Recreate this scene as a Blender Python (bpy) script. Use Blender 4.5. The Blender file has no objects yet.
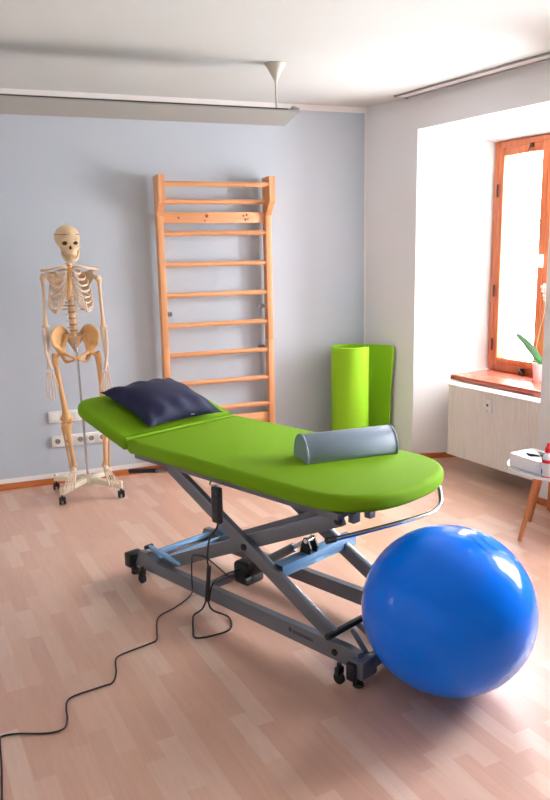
import bpy, bmesh, math, random
from mathutils import Vector, Matrix, Euler
PI = math.pi
random.seed(7)
SC = bpy.context.scene
COL = SC.collection

# ------------------------------------------------------------------ camera, world, light, exposure
def R(a): return math.radians(a)
cam_d = bpy.data.cameras.new('camera'); cam = bpy.data.objects.new('camera', cam_d); COL.objects.link(cam)
yaw, pitch, roll = R(-30.0), R(-11.45), R(1.1)
fw = Vector((-math.sin(yaw)*math.cos(pitch), math.cos(yaw)*math.cos(pitch), math.sin(pitch)))
rt = Vector((math.cos(yaw), math.sin(yaw), 0)); up = rt.cross(fw)
RT = math.cos(roll)*rt - math.sin(roll)*up; UP = math.cos(roll)*up + math.sin(roll)*rt
mm = Matrix((RT, UP, -fw)).transposed().to_4x4(); mm.translation = (0, 0, 1.65)
cam.matrix_world = mm
cam_d.sensor_fit = 'HORIZONTAL'; cam_d.sensor_width = 36.0; cam_d.lens = 36.0*755/550
cam_d.clip_start = 0.02; cam_d.clip_end = 100
SC.camera = cam

SC.view_settings.view_transform = 'Standard'; SC.view_settings.look = 'None'
SC.view_settings.gamma = 1.0; SC.view_settings.use_curve_mapping = False
SC.view_settings.exposure = 0.75

world = bpy.data.worlds.new('sky'); SC.world = world; world.use_nodes = True
wn = world.node_tree.nodes; bg = wn['Background']
bg.inputs['Color'].default_value = (0.93, 0.96, 1.0, 1); bg.inputs['Strength'].default_value = 9.0

def window_light(name, loc, normal, w, h, power, col=(0.90, 0.95, 1.0)):
    d = bpy.data.lights.new(name, 'AREA'); d.shape = 'RECTANGLE'; d.size = w; d.size_y = h
    d.energy = power; d.color = col
    o = bpy.data.objects.new(name, d); COL.objects.link(o); o.location = loc
    o.rotation_euler = Vector(normal).to_track_quat('-Z', 'Y').to_euler()
    return o
# daylight outside each window of the room
window_light('daylight_right', (4.75, 3.66, 1.62), (-1, 0, -0.3), 1.3, 1.9, 165)
window_light('daylight_right_near', (4.75, 1.60, 1.62), (-1, 0, -0.3), 1.4, 1.9, 230)
window_light('daylight_left', (-2.65, 4.62, 1.3), (1, 0, 0), 0.4, 0.8, 12)

# ------------------------------------------------------------------ materials
def lin(c):
    r = []
    for x in c[:3]:
        x = x/255.0
        r.append(x/12.92 if x <= 0.04045 else ((x+0.055)/1.055)**2.4)
    return (r[0], r[1], r[2], 1)
def newmat(name):
    m = bpy.data.materials.new(name); m.use_nodes = True
    return m, m.node_tree.nodes, m.node_tree.links, m.node_tree.nodes['Principled BSDF']
def mat(name, col, rough=0.5, metal=0.0, bump=0.0, bscale=60, var=0.0, vscale=8, coat=0.0, sheen=0.0, spec=0.5, stretch=(1,1,1)):
    m, N, L, P = newmat(name)
    c = lin(col)
    P.inputs['Base Color'].default_value = c
    P.inputs['Roughness'].default_value = rough; P.inputs['Metallic'].default_value = metal
    P.inputs['Coat Weight'].default_value = coat; P.inputs['Coat Roughness'].default_value = 0.08
    P.inputs['Sheen Weight'].default_value = sheen
    P.inputs['Specular IOR Level'].default_value = spec
    tc = N.new('ShaderNodeTexCoord'); mp = N.new('ShaderNodeMapping'); mp.inputs['Scale'].default_value = stretch
    L.new(tc.outputs['Object'], mp.inputs['Vector'])
    nz = N.new('ShaderNodeTexNoise'); nz.inputs['Scale'].default_value = vscale; nz.inputs['Detail'].default_value = 4
    L.new(mp.outputs['Vector'], nz.inputs['Vector'])
    mx = N.new('ShaderNodeMix'); mx.data_type = 'RGBA'
    v = max(var, 0.02)
    mx.inputs['A'].default_value = (c[0]*(1-v), c[1]*(1-v), c[2]*(1-v), 1)
    mx.inputs['B'].default_value = (min(1, c[0]*(1+v)), min(1, c[1]*(1+v)), min(1, c[2]*(1+v)), 1)
    L.new(nz.outputs['Fac'], mx.inputs['Factor']); L.new(mx.outputs['Result'], P.inputs['Base Color'])
    if bump > 0:
        n2 = N.new('ShaderNodeTexNoise'); n2.inputs['Scale'].default_value = bscale; n2.inputs['Detail'].default_value = 5
        L.new(mp.outputs['Vector'], n2.inputs['Vector'])
        b = N.new('ShaderNodeBump'); b.inputs['Strength'].default_value = bump; b.inputs['Distance'].default_value = 0.004
        L.new(n2.outputs['Fac'], b.inputs['Height']); L.new(b.outputs['Normal'], P.inputs['Normal'])
    return m
def wood(name, c1, c2, axis='X', scale=1.0, rough=0.4, knots=False, knotcol=(110, 50, 20)):
    m, N, L, P = newmat(name)
    P.inputs['Roughness'].default_value = rough
    tc = N.new('ShaderNodeTexCoord'); mp = N.new('ShaderNodeMapping')
    s = [14*scale]*3; s['XYZ'.index(axis)] = 0.9*scale; mp.inputs['Scale'].default_value = s
    L.new(tc.outputs['Object'], mp.inputs['Vector'])
    nz = N.new('ShaderNodeTexNoise'); nz.inputs['Scale'].default_value = 3.0; nz.inputs['Detail'].default_value = 6; nz.inputs['Distortion'].default_value = 0.8
    L.new(mp.outputs['Vector'], nz.inputs['Vector'])
    cr = N.new('ShaderNodeValToRGB'); cr.color_ramp.elements[0].position = 0.3; cr.color_ramp.elements[0].color = lin(c1)
    cr.color_ramp.elements[1].position = 0.7; cr.color_ramp.elements[1].color = lin(c2)
    L.new(nz.outputs['Fac'], cr.inputs['Fac'])
    out = cr.outputs['Color']
    if knots:
        vo = N.new('ShaderNodeTexVoronoi'); vo.inputs['Scale'].default_value = 3.2
        m2 = N.new('ShaderNodeMapping'); s2 = [2.2]*3; s2['XYZ'.index(axis)] = 1.0; m2.inputs['Scale'].default_value = s2
        L.new(tc.outputs['Object'], m2.inputs['Vector']); L.new(m2.outputs['Vector'], vo.inputs['Vector'])
        k = N.new('ShaderNodeValToRGB'); k.color_ramp.elements[0].position = 0.06; k.color_ramp.elements[0].color = (1,1,1,1)
        k.color_ramp.elements[1].position = 0.12; k.color_ramp.elements[1].color = (0,0,0,1)
        L.new(vo.outputs['Distance'], k.inputs['Fac'])
        mx = N.new('ShaderNodeMix'); mx.data_type = 'RGBA'; mx.inputs['B'].default_value = lin(knotcol)
        L.new(k.outputs['Color'], mx.inputs['Factor']); L.new(out, mx.inputs['A']); out = mx.outputs['Result']
    L.new(out, P.inputs['Base Color'])
    return m
def plaster(name, col, bump=0.25, scale=90):
    return mat(name, col, rough=0.85, bump=bump, bscale=scale, var=0.015, vscale=2, spec=0.2)

M = {}
M['wall_blue'] = plaster('blue_grey_plaster', (194, 203, 213))
M['wall_grey'] = plaster('pale_grey_plaster', (234, 234, 236))
M['white'] = plaster('white_plaster', (240, 238, 236), 0.12)
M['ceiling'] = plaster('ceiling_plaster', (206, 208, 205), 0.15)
M['base'] = wood('orange_baseboard_wood', (176, 92, 44), (204, 118, 62), 'X', 0.6, 0.4)
M['winwood'] = wood('window_frame_wood', (170, 88, 50), (200, 114, 68), 'Z', 0.8, 0.35)
M['sill'] = wood('sill_wood', (160, 70, 54), (184, 90, 70), 'Y', 0.8, 0.25)
M['pine'] = wood('pine_wood', (214, 146, 98), (238, 178, 128), 'Z', 0.8, 0.4)
M['pine_x'] = wood('pine_wood_rung', (214, 146, 98), (240, 182, 134), 'X', 0.8, 0.4)
M['pine_knot'] = wood('knotty_pine_board', (214, 146, 98), (240, 182, 134), 'X', 0.8, 0.4, True)
M['oakleg'] = wood('oak_leg_wood', (200, 126, 78), (222, 150, 98), 'Z', 1.0, 0.45)
M['green'] = mat('green_cushion_cover', (116, 160, 6), 0.75, bump=0.2, bscale=220, var=0.03, vscale=5, sheen=0.0, spec=0.2)
M['lime'] = mat('lime_foam_mat', (150, 206, 40), 0.8, bump=0.3, bscale=300, var=0.03, spec=0.25)
M['navy'] = mat('navy_cotton', (24, 26, 62), 0.7, bump=0.2, bscale=260, var=0.08, sheen=0.05, spec=0.3)
M['bolster'] = mat('grey_blue_vinyl', (128, 142, 160), 0.42, bump=0.12, bscale=160, var=0.02)
M['steel'] = mat('grey_painted_steel', (112, 116, 124), 0.28, metal=0.35, var=0.04)
M['steel_sky_tint'] = mat('sky_tinted_grey_steel', (136, 184, 226), 0.25, metal=0.35, var=0.03)  # same grey paint, with the blue sky reflection put into its base colour
M['chrome'] = mat('polished_chrome', (200, 206, 214), 0.12, metal=1.0)
M['black'] = mat('black_plastic', (26, 27, 31), 0.4, var=0.05)
M['rubber'] = mat('black_rubber', (20, 20, 22), 0.6)
M['cable'] = mat('black_cable_rubber', (28, 26, 28), 0.5)
M['ball'] = mat('blue_ball_vinyl', (0, 122, 255), 0.13, bump=0.02, bscale=40, var=0.02, spec=0.25)
M['bone'] = mat('ivory_bone_plastic', (226, 194, 156), 0.5, bump=0.25, bscale=50, var=0.08, vscale=18)
M['bone_tan'] = mat('tan_bone_plastic', (222, 172, 112), 0.5, bump=0.2, bscale=50, var=0.10, vscale=14)
M['bone_pale'] = mat('pale_bone_plastic', (226, 202, 178), 0.5, bump=0.2, bscale=50, var=0.06, vscale=20)
M['bone_dark'] = mat('hollow_shade_and_seam_brown', (84, 58, 42), 0.8)  # shade inside the bone hollows as a dark colour; also the cap seam
M['disc'] = mat('orange_disc_plastic', (206, 146, 98), 0.55)
M['ivory'] = mat('ivory_stand_plastic', (232, 222, 196), 0.4)
M['wplastic'] = mat('white_plastic', (236, 234, 230), 0.35)
M['socket_hole'] = mat('socket_recess_grey', (150, 146, 142), 0.5)
M['radiator'] = mat('radiator_enamel', (232, 227, 220), 0.4)
M['lampmetal'] = mat('grey_lamp_metal', (172, 175, 174), 0.45, metal=0.2)
M['lampdark'] = mat('dark_lamp_slot', (66, 60, 58), 0.4)
M['canopy'] = mat('beige_lamp_plastic', (206, 202, 186), 0.5)
M['track'] = mat('grey_aluminium', (170, 168, 168), 0.4, metal=0.4)
M['white_gloss'] = mat('white_gloss', (240, 240, 240), 0.25)
M['red'] = mat('red_plastic', (220, 30, 34), 0.35)
M['blue_ink'] = mat('blue_print', (40, 80, 170), 0.5)
M['teal'] = mat('teal_plastic', (90, 160, 170), 0.4)
M['leaf'] = mat('orchid_leaf', (70, 130, 70), 0.3, var=0.15)
M['leaf_pale'] = mat('pale_orchid_leaf', (112, 168, 120), 0.3, var=0.15)
M['petal'] = mat('pink_petal', (240, 205, 196), 0.6)
M['stem'] = mat('orchid_stem', (130, 110, 70), 0.6)
M['brass'] = mat('dark_hinge_metal', (70, 44, 34), 0.4, metal=0.6)
M['knot'] = mat('pine_knot', (130, 62, 30), 0.5)
M['print'] = mat('dark_rail_print', (52, 54, 62), 0.5)
M['redprint'] = mat('red_print', (196, 40, 40), 0.5)

def glass_mat():
    m, N, L, P = newmat('window_glass'); N.remove(P)
    t = N.new('ShaderNodeBsdfTransparent'); g = N.new('ShaderNodeBsdfGlossy'); g.inputs['Roughness'].default_value = 0.02
    mx = N.new('ShaderNodeMixShader'); mx.inputs['Fac'].default_value = 0.06
    L.new(t.outputs[0], mx.inputs[1]); L.new(g.outputs[0], mx.inputs[2]); L.new(mx.outputs[0], N['Material Output'].inputs['Surface'])
    return m
M['glass'] = glass_mat()

def floor_mat():
    m, N, L, P = newmat('beech_laminate_strips')
    tc = N.new('ShaderNodeTexCoord'); mp = N.new('ShaderNodeMapping')
    mp.inputs['Rotation'].default_value = (0, 0, R(90+2.6))
    L.new(tc.outputs['Object'], mp.inputs['Vector'])
    br = N.new('ShaderNodeTexBrick'); br.offset = 0.37; br.offset_frequency = 3; br.squash = 0.7; br.squash_frequency = 2
    br.inputs['Scale'].default_value = 1.0; br.inputs['Mortar Size'].default_value = 0.0
    br.inputs['Brick Width'].default_value = 0.40; br.inputs['Row Height'].default_value = 0.068
    br.inputs['Color1'].default_value = (0, 0, 0, 1); br.inputs['Color2'].default_value = (1, 1, 1, 1)
    L.new(mp.outputs['Vector'], br.inputs['Vector'])
    m2 = N.new('ShaderNodeMapping'); m2.inputs['Scale'].default_value = (2.0, 26, 1)
    L.new(mp.outputs['Vector'], m2.inputs['Vector'])
    nz = N.new('ShaderNodeTexNoise'); nz.inputs['Scale'].default_value = 2.2; nz.inputs['Detail'].default_value = 6; nz.inputs['Distortion'].default_value = 1.2
    L.new(m2.outputs['Vector'], nz.inputs['Vector'])
    cr = N.new('ShaderNodeValToRGB'); cr.color_ramp.elements[0].position = 0.0; cr.color_ramp.elements[0].color = lin((214, 168, 146))
    cr.color_ramp.elements[1].position = 1.0; cr.color_ramp.elements[1].color = lin((230, 196, 176))
    e = cr.color_ramp.elements.new(0.55); e.color = lin((220, 174, 150))
    L.new(br.outputs['Color'], cr.inputs['Fac'])
    mx = N.new('ShaderNodeMix'); mx.data_type = 'RGBA'; mx.blend_type = 'MULTIPLY'; mx.inputs['Factor'].default_value = 1.0
    c2 = N.new('ShaderNodeValToRGB'); c2.color_ramp.elements[0].position = 0.3; c2.color_ramp.elements[0].color = (0.93, 0.90, 0.88, 1)
    c2.color_ramp.elements[1].position = 0.62; c2.color_ramp.elements[1].color = (1, 1, 1, 1)
    L.new(nz.outputs['Fac'], c2.inputs['Fac'])
    L.new(cr.outputs['Color'], mx.inputs['A']); L.new(c2.outputs['Color'], mx.inputs['B'])
    L.new(mx.outputs['Result'], P.inputs['Base Color'])
    P.inputs['Roughness'].default_value = 0.38; P.inputs['Specular IOR Level'].default_value = 0.75; P.inputs['Coat Weight'].default_value = 0.4; P.inputs['Coat Roughness'].default_value = 0.36
    b = N.new('ShaderNodeBump'); b.inputs['Strength'].default_value = 0.06; b.inputs['Distance'].default_value = 0.002
    L.new(nz.outputs['Fac'], b.inputs['Height']); L.new(b.outputs['Normal'], P.inputs['Normal'])
    return m
M['floor'] = floor_mat()

# ------------------------------------------------------------------ mesh helpers
def V(*a): return Vector(a)
def obj(name, bm, m, parent=None, loc=None, rot=None, smooth=True, angle=35):
    me = bpy.data.meshes.new(name)
    bmesh.ops.recalc_face_normals(bm, faces=bm.faces)
    bm.to_mesh(me); bm.free()
    if smooth:
        me.shade_smooth(); me.set_sharp_from_angle(angle=R(angle))
    me.materials.append(M[m] if isinstance(m, str) else m)
    o = bpy.data.objects.new(name, me); COL.objects.link(o)
    if parent: o.parent = parent
    if loc is not None: o.location = loc
    if rot is not None: o.rotation_euler = rot
    return o
def tag(o, label=None, cat=None, group=None, kind=None):
    if label: o['label'] = label
    if cat: o['category'] = cat
    if group: o['group'] = group
    if kind: o['kind'] = kind
    return o
def thing(name, label, cat, loc=(0,0,0), rz=0, group=None):
    o = bpy.data.objects.new(name, None); COL.objects.link(o); o.location = loc; o.rotation_euler = (0,0,rz)
    o.empty_display_size = 0.1
    return tag(o, label, cat, group)
def struct(name, bm, m, **k):
    o = obj(name, bm, m, **k); o['kind'] = 'structure'; return o
def B(): return bmesh.new()
def merge(dst, src):
    me = bpy.data.meshes.new('t'); src.to_mesh(me); src.free(); dst.from_mesh(me); bpy.data.meshes.remove(me)
def box(bm, c, s, rot=None, bev=0.0, seg=2):
    t = bmesh.new(); bmesh.ops.create_cube(t, size=1.0)
    for v in t.verts: v.co = Vector((v.co.x*s[0], v.co.y*s[1], v.co.z*s[2]))
    if bev > 0: bmesh.ops.bevel(t, geom=t.edges[:], offset=bev, segments=seg, affect='EDGES', profile=0.5)
    mt = Matrix.Translation(Vector(c)) @ (rot.to_matrix().to_4x4() if rot is not None else Matrix.Identity(4))
    bmesh.ops.transform(t, matrix=mt, verts=t.verts); merge(bm, t); return bm
def beam(bm, p, q, w, h, bev=0.003, upv=(0,0,1)):
    """box beam from p to q; w across, h along up."""
    p, q = Vector(p), Vector(q); d = q-p; L = d.length; d.normalize()
    side = Vector(upv).cross(d)
    if side.length < 1e-4: side = Vector((1,0,0)).cross(d)
    side.normalize(); u2 = d.cross(side)
    m3 = Matrix((d, side, u2)).transposed()
    t = bmesh.new(); bmesh.ops.create_cube(t, size=1.0)
    for v in t.verts: v.co = Vector((v.co.x*L, v.co.y*w, v.co.z*h))
    if bev > 0: bmesh.ops.bevel(t, geom=t.edges[:], offset=bev, segments=2, affect='EDGES', profile=0.5)
    bmesh.ops.transform(t, matrix=Matrix.Translation((p+q)/2) @ m3.to_4x4(), verts=t.verts); merge(bm, t); return bm
def smoothpath(pts, n=6):
    P = [Vector(p) for p in pts]
    if len(P) < 3: return P
    out = []
    for i in range(len(P)-1):
        p0 = P[max(i-1,0)]; p1 = P[i]; p2 = P[i+1]; p3 = P[min(i+2, len(P)-1)]
        for k in range(n):
            t = k/n
            out.append(0.5*((2*p1)+(p2-p0)*t+(2*p0-5*p1+4*p2-p3)*t*t+(3*p1-p0-3*p2+p3)*t**3))
    out.append(P[-1]); return out
def tube(bm, pts, r, seg=10, smooth=0, flat=1.0, upv=None):
    """tube along pts; r number or list; flat squashes one cross axis."""
    n0 = len(pts); P = smoothpath(pts, smooth) if smooth else [Vector(p) for p in pts]
    n = len(P)
    if isinstance(r, (int, float)): rr = [r]*n
    else:
        rr = []
        for i in range(n):
            f = i/(n-1)*(n0-1); k = min(int(f), n0-2); t = f-k; rr.append(r[k]*(1-t)+r[k+1]*t)
    rings = []; nrm = None
    for i in range(n):
        d = (P[min(i+1,n-1)]-P[max(i-1,0)]).normalized()
        if nrm is None:
            a = Vector(upv) if upv is not None else (Vector((0,0,1)) if abs(d.z) < 0.9 else Vector((0,1,0)))
            nrm = (a-d*a.dot(d)).normalized()
        else:
            nrm = nrm-d*nrm.dot(d)
            nrm = nrm.normalized() if nrm.length > 1e-6 else d.orthogonal().normalized()
        b = d.cross(nrm)
        rings.append([bm.verts.new(P[i]+(nrm*math.cos(2*PI*k/seg)+b*math.sin(2*PI*k/seg)*flat)*rr[i]) for k in range(seg)])
    for i in range(n-1):
        for k in range(seg):
            bm.faces.new((rings[i][k], rings[i][(k+1)%seg], rings[i+1][(k+1)%seg], rings[i+1][k]))
    bm.faces.new(rings[0][::-1]); bm.faces.new(rings[-1]); return bm
def lathe(bm, prof, c=(0,0,0), seg=32, mat4=None):
    c = Vector(c); rings = []; new = []
    for (r, z) in prof:
        if r < 1e-5: v = bm.verts.new(c+Vector((0,0,z))); rings.append([v]); new.append(v)
        else:
            rg = [bm.verts.new(c+Vector((r*math.cos(2*PI*k/seg), r*math.sin(2*PI*k/seg), z))) for k in range(seg)]
            rings.append(rg); new += rg
    for i in range(len(rings)-1):
        a, b = rings[i], rings[i+1]
        for k in range(seg):
            if len(a) == 1 and len(b) == 1: continue
            if len(a) == 1: bm.faces.new((a[0], b[(k+1)%seg], b[k]))
            elif len(b) == 1: bm.faces.new((a[k], a[(k+1)%seg], b[0]))
            else: bm.faces.new((a[k], a[(k+1)%seg], b[(k+1)%seg], b[k]))
    if mat4 is not None: bmesh.ops.transform(bm, matrix=mat4, verts=new)
    return bm
def cyl(bm, p, q, r, seg=20, bev=0.0):
    p, q = Vector(p), Vector(q); L = (q-p).length
    m4 = Matrix.Translation(p) @ (q-p).to_track_quat('Z','Y').to_matrix().to_4x4()
    b = min(bev, r*0.5, L*0.4)
    prof = [(0,0),(r-b,0),(r,b),(r,L-b),(r-b,L),(0,L)] if b > 0 else [(0,0),(r,0),(r,L),(0,L)]
    t = bmesh.new(); lathe(t, prof, seg=seg, mat4=m4); merge(bm, t); return bm
def ell(bm, c, s, rot=None, sub=3):
    t = bmesh.new(); bmesh.ops.create_icosphere(t, subdivisions=sub, radius=1.0)
    for v in t.verts: v.co = Vector((v.co.x*s[0], v.co.y*s[1], v.co.z*s[2]))
    m4 = Matrix.Translation(Vector(c)) @ (rot.to_matrix().to_4x4() if rot is not None else Matrix.Identity(4))
    bmesh.ops.transform(t, matrix=m4, verts=t.verts); merge(bm, t); return bm
def pad(bm, outline, z0, z1, r, seg=5):
    """cushion: closed 2-D outline (ccw), rounded top and bottom edges of radius r"""
    n = len(outline); P = [Vector((a[0], a[1])) for a in outline]
    nr = []
    for i in range(n):
        d = (P[(i+1)%n]-P[i-1]); nr.append(Vector((-d.y, d.x)).normalized())
    lev = []
    for k in range(seg+1):
        a = PI/2*k/seg; lev.append((r*(1-math.sin(a)), z0+r*(1-math.cos(a))))
    for k in range(seg+1):
        a = PI/2*(1-k/seg); lev.append((r*(1-math.sin(a)), z1-r*(1-math.cos(a))))
    rings = [[bm.verts.new((P[i].x+nr[i].x*ins, P[i].y+nr[i].y*ins, z)) for i in range(n)] for ins, z in lev]
    for a, b in zip(rings, rings[1:]):
        for i in range(n): bm.faces.new((a[i], a[(i+1)%n], b[(i+1)%n], b[i]))
    bm.faces.new(rings[0][::-1]); bm.faces.new(rings[-1]); return bm
def prism(bm, poly, h, mat4=None):
    a = [bm.verts.new((p[0], p[1], 0)) for p in poly]; b = [bm.verts.new((p[0], p[1], h)) for p in poly]
    bm.faces.new(a[::-1]); bm.faces.new(b); n = len(poly)
    for i in range(n): bm.faces.new((a[i], a[(i+1)%n], b[(i+1)%n], b[i]))
    if mat4 is not None: bmesh.ops.transform(bm, matrix=mat4, verts=a+b)
    return bm
def rcorner(pts, rad, seg=6):
    """round the corners of a polygon; rad list per corner"""
    out = []; n = len(pts)
    for i in range(n):
        p = Vector(pts[i]); a = Vector(pts[i-1]); b = Vector(pts[(i+1)%n]); r = rad[i]
        da = (a-p).normalized(); db = (b-p).normalized()
        if r < 1e-5: out.append(p); continue
        p0 = p+da*r; p1 = p+db*r
        for k in range(seg+1):
            t = k/seg; out.append(p0*(1-t)**2+p*2*t*(1-t)+p1*t*t)
    return out
def remesh(bm, voxel, smooth=3, subtract=None):
    me = bpy.data.meshes.new('rm'); bm.to_mesh(me); bm.free()
    o = bpy.data.objects.new('rm', me); COL.objects.link(o); tmp = [o]
    r = o.modifiers.new('r', 'REMESH'); r.mode = 'VOXEL'; r.voxel_size = voxel
    if smooth:
        s = o.modifiers.new('s', 'SMOOTH'); s.factor = 0.5; s.iterations = smooth
    if subtract is not None:
        m2 = bpy.data.meshes.new('sb'); subtract.to_mesh(m2); subtract.free()
        o2 = bpy.data.objects.new('sb', m2); COL.objects.link(o2); tmp.append(o2)
        b = o.modifiers.new('b', 'BOOLEAN'); b.operation = 'DIFFERENCE'; b.object = o2; b.solver = 'EXACT'
    dg = bpy.context.evaluated_depsgraph_get(); dg.update()
    res = bpy.data.meshes.new_from_object(o.evaluated_get(dg))
    out = bmesh.new(); out.from_mesh(res)
    for t in tmp:
        m = t.data; bpy.data.objects.remove(t); bpy.data.meshes.remove(m)
    bpy.data.meshes.remove(res)
    return out
def quad(bm, *pts):
    return bm.faces.new([bm.verts.new(p) for p in pts])
def copy_tree(o, parent=None):
    c = o.copy(); COL.objects.link(c)
    if parent: c.parent = parent
    for ch in list(o.children): copy_tree(ch, c)
    return c

# ------------------------------------------------------------------ the room
H = 2.693
XR = 3.78; XL = -2.2; YB = -1.9            # right wall, left wall, rear wall
wd = Vector((-1.742, 0.266, 0)).normalized()    # direction of the back wall (running left)
def back(x, off=0.0):                      # point of the back wall at world x, off = distance into the room
    t = (x-XR)/wd.x; p = Vector((XR, 4.961, 0))+wd*t
    return p+Vector((wd.y, -wd.x, 0))*(-off if False else 0)+Vector((-0.151, -0.9886, 0))*off
AW = math.atan2(-0.151, 0.9886)            # yaw of the back wall (local +X to the right, -Y into the room)

bm = B(); box(bm, (1.1, 1.8, -0.05), (7.4, 8.4, 0.1)); struct('floor', bm, 'floor', smooth=False)
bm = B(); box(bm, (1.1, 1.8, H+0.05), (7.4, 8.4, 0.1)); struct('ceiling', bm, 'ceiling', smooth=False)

# back wall, with a painted white strip under the ceiling and over the baseboard
c0 = Vector((3.737, 4.968, 0)); c1 = c0+wd*6.3
def wall_slab(p, q, z0, z1, th, inward):
    b = B(); n = Vector(inward)
    a = [p+Vector((0,0,z0)), q+Vector((0,0,z0)), q+Vector((0,0,z1)), p+Vector((0,0,z1))]
    f = [b.verts.new(v) for v in a]; g = [b.verts.new(v-n*th) for v in a]
    b.faces.new(f); b.faces.new(g[::-1])
    for i in range(4): b.faces.new((f[i], g[i], g[(i+1)%4], f[(i+1)%4]))
    return b
nin = Vector((-0.151, -0.9886, 0)).normalized()
cx = c0-wd*0.8
struct('wall_back', wall_slab(cx, c1, 0, H, 0.2, nin), 'wall_blue', smooth=False)
bm = B()
p = c0+nin*0.002; q = c1+nin*0.002
merge(bm, wall_slab(p, q, 0.045, 0.078, 0.002, nin))
merge(bm, wall_slab(p, q, H-0.042, H, 0.002, nin))
merge(bm, wall_slab(p, p+wd*0.016, 0.078, H-0.042, 0.002, nin))
struct('trim_1', bm, 'white', smooth=False)
# baseboards
bm = B(); beam(bm, c0+nin*0.009+Vector((0,0,0.0215)), c1+nin*0.009+Vector((0,0,0.0215)), 0.018, 0.043, 0.003)
struct('baseboard_back', bm, 'base')

# right wall with two splayed window niches
def right_wall():
    b = B(); xb = 4.50
    nich = [(3.20, 4.415, 3.17, 4.158), (0.95, 2.25, 1.08, 2.12)]    # y0,y1 at the room face, y0,y1 at the window
    zt, ztb = 2.462, 2.362
    ys = [YB, nich[1][0], nich[1][1], nich[0][0], nich[0][1], 4.961]
    def wq(y0, y1, z0, z1): quad(b, (XR,y0,z0), (XR,y1,z0), (XR,y1,z1), (XR,y0,z1))
    wq(ys[0]-0.3, ys[1], 0, H); wq(ys[2], ys[3], 0, H); quad(b, (XR,ys[4],0), (3.737,4.968,0), (3.737,4.968,H), (XR,ys[4],H))
    for (a0, a1, w0, w1) in nich:
        wq(a0, a1, zt, H)
    # thickness: outer face
    return b, nich, zt, ztb
b, nich, zt, ztb = right_wall()
xw = 4.36
struct('wall_right', b, 'wall_grey', smooth=False)
b = B()
for (a0, a1, w0, w1) in nich:
    xk = 4.12
    quad(b, (XR,a1,0), (xw,w1,0), (xw,w1,ztb), (XR,a1,zt))
    quad(b, (XR,a0,0), (xw,w0,0), (xw,w0,ztb), (XR,a0,zt))
    quad(b, (XR,a0,zt), (XR,a1,zt), (xw,w1,ztb), (xw,w0,ztb))
    quad(b, (xk,a0,0), (xk,a1,0), (xk,a1,0.66), (xk,a0,0.66))      # parapet under the sill
    quad(b, (xk,a0,0.66), (xk,a1,0.66), (xw+0.15,a1,0.66), (xw+0.15,a0,0.66))
struct('wall_right_niche', b, 'white', smooth=False)
b = B()   # outer skin of the thick wall around the openings
for (y0, y1) in ((YB-0.3, 1.08), (2.12, 3.17), (4.158, 5.6)):
    box(b, (xw+0.10, (y0+y1)/2, H/2), (0.18, y1-y0, H))
for (a0, a1, w0, w1) in nich:
    box(b, (xw+0.10, (w0+w1)/2, 0.33), (0.18, w1-w0, 0.66)); box(b, (xw+0.10, (w0+w1)/2, (ztb+H)/2), (0.18, w1-w0, H-ztb))
struct('wall_outer', b, 'white', smooth=False)

b = B()
d = Vector((xw-XR, 4.178-4.415, 0)).normalized(); n2 = Vector((d.y, -d.x, 0))
beam(b, Vector((XR,4.415,0.0215))+n2*0.009, Vector((4.12,4.415-0.237*0.34/0.58,0.0215))+n2*0.009, 0.018, 0.043, 0.003)
beam(b, (XR-0.009, 4.415, 0.0215), (3.737-0.009, 4.955, 0.0215), 0.018, 0.043, 0.003)
beam(b, (XR-0.009, 2.25, 0.0215), (XR-0.009, 3.2, 0.0215), 0.018, 0.043, 0.003); beam(b, (XR-0.009, -1.89, 0.0215), (XR-0.009, 0.95, 0.0215), 0.018, 0.043, 0.003)
struct('baseboard_right', b, 'base')
# left wall with a narrow window, rear wall with a wide window
b = B()
box(b, (XL-0.1, (4.43-2.2)/2, H/2), (0.2, 4.43+2.2, H)); box(b, (XL-0.1, 5.5, H/2), (0.2, 1.38, H))
box(b, (XL-0.1, 4.62, 0.48), (0.2, 0.38, 0.96)); box(b, (XL-0.1, 4.62, (1.62+H)/2), (0.2, 0.38, H-1.62))
struct('wall_left', b, 'wall_grey', smooth=False)
b = B(); box(b, (1.1, YB-0.1, H/2), (7.2, 0.2, H))
struct('wall_rear', b, 'wall_grey', smooth=False)

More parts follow.
